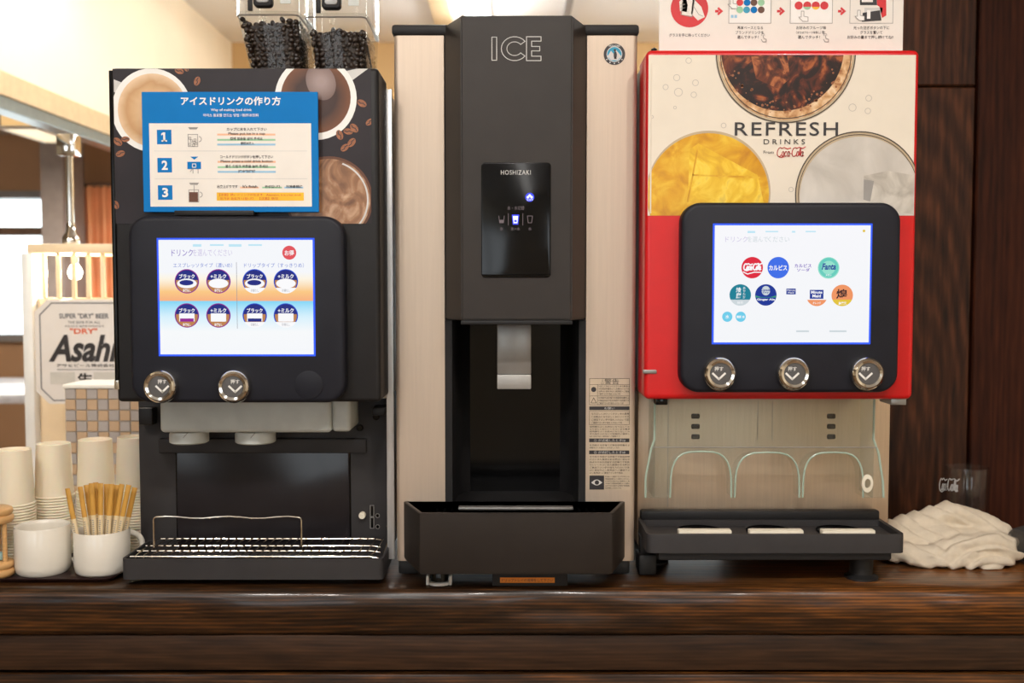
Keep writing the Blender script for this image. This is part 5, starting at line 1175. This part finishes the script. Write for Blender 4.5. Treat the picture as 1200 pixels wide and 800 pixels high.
# dining area
struct('column_1', box(new(), PX(67, 300, 4.7), PX(92, 300, 4.7), 4.55, 4.78, 0, CZ+.74), mat('grey_blue_column', S(150, 142, 142), .6))
MT['curtain'] = mat('orange_curtain', S(240, 176, 134), .8, noise=.1, nscale=6)
bm = new(); x0, x1 = PX(92, 300, 4.85), PX(190, 300, 4.85); top_, bot_ = [], []
R = []
for i in range(81):
    x = x0 + (x1-x0)*i/80; y = 4.86 + .025*math.sin(i*.9) + .01*math.sin(i*.37); R.append((x, y))
loops(bm, [[(x, y, .1) for x, y in R] + [(x, y+.004, .1) for x, y in R[::-1]], [(x, y, PZ(218, 4.85)) for x, y in R] + [(x, y+.004, PZ(218, 4.85)) for x, y in R[::-1]]])
cu = thing('curtain', ((x0+x1)/2, 4.86, .1), 'orange brown curtain hanging beside the grey column', 'curtain'); obj('curtain_cloth', bm, 'curtain', cu, 60)
obj('curtain_rail', tube(new(), [(x0-.02, 4.865, PZ(218, 4.85)+.008), (x1+.02, 4.865, PZ(218, 4.85)+.008)], .012, 10), 'frame_brown', cu)
lx_a, lx_b, ly_a, ly_b = PX(9, 150, 3.65), PX(72, 150, 3.8), 3.6, 3.94
lz_a, lz_b = CZ + .557, CZ + .612
t = thing('box_lamp', ((lx_a+lx_b)/2, 3.77, CZ+.74), 'square warm lit box lamp hanging beside the chrome pole', 'lamp')
obj('shade', box(new(), lx_a, lx_b, ly_a, ly_b, lz_a+.004, lz_b, .003), glow('box_lamp_shade', (1, .62, .26, 1), .95), t)
fr_ = new()
for q in ((lx_a-.006, lx_b+.006, ly_a-.006, ly_a+.004), (lx_a-.006, lx_b+.006, ly_b-.004, ly_b+.006), (lx_a-.006, lx_a+.004, ly_a, ly_b), (lx_b-.004, lx_b+.006, ly_a, ly_b)): box(fr_, *q, lz_a-.006, lz_a+.006)
obj('shade_frame', fr_, 'white', t, 0)
obj('diffuser', box(new(), lx_a+.004, lx_b-.004, ly_a+.004, ly_b-.004, lz_a-.002, lz_a+.003), glow('box_lamp_glow', (1, .80, .52, 1), 1.3), t, 0)
obj('rod', tube(new(), [((lx_a+lx_b)/2, 3.77, lz_b), ((lx_a+lx_b)/2, 3.77, CZ+.74)], .006, 8), 'frame_grey', t)
ld = bpy.data.lights.new('lamp_light', 'AREA'); ld.energy = 12; ld.size = .25; ld.color = (1, .84, .64); lo = bpy.data.objects.new('lamp_light', ld); COL.objects.link(lo); lo.parent = t; lo.location = (0, 0, lz_a - .02 - CZ - .74)
# dining table and chair under the window
tx, ty = PX(-10, 462, 4.0), 4.0
t = thing('dining_table', (tx, ty, 0), 'pale topped dining table below the far window', 'table')
zt = PZ(462, 3.7)
obj('table_top', box(new(), tx-.55, PX(33, 462, 3.7), 3.7, 4.4, zt-.035, zt, .004), mat('pale_table_top', S(205, 212, 225), .2), t)
for sx in (-.5, .08):
    for yy in (3.76, 4.34): obj('leg', box(new(), tx+sx-.02, tx+sx+.02, yy-.02, yy+.02, 0, zt-.035), 'frame_brown', t)
MT['chair_wood'] = mat('chair_wood', S(128, 74, 40), .45, noise=.15)
cxx, cyy = PX(5, 500, 3.45), 3.45
t = thing('dining_chair', (cxx, cyy, 0), 'brown wooden chair drawn up to the pale table', 'chair')
obj('seat', box(new(), cxx-.2, cxx+.2, cyy-.2, cyy+.2, .43, .46, .006), 'chair_wood', t)
for sx in (-.18, .18):
    for sy in (-.18, .18): obj('leg', box(new(), cxx+sx-.018, cxx+sx+.018, cyy+sy-.018, cyy+sy+.018, 0, .43), 'chair_wood', t)
    obj('back_post', box(new(), cxx+sx-.018, cxx+sx+.018, cyy-.198, cyy-.162, .46, .78), 'chair_wood', t)
obj('back_rest', box(new(), cxx-.162, cxx+.162, cyy-.19, cyy-.17, .66, .76, .004), 'chair_wood', t)
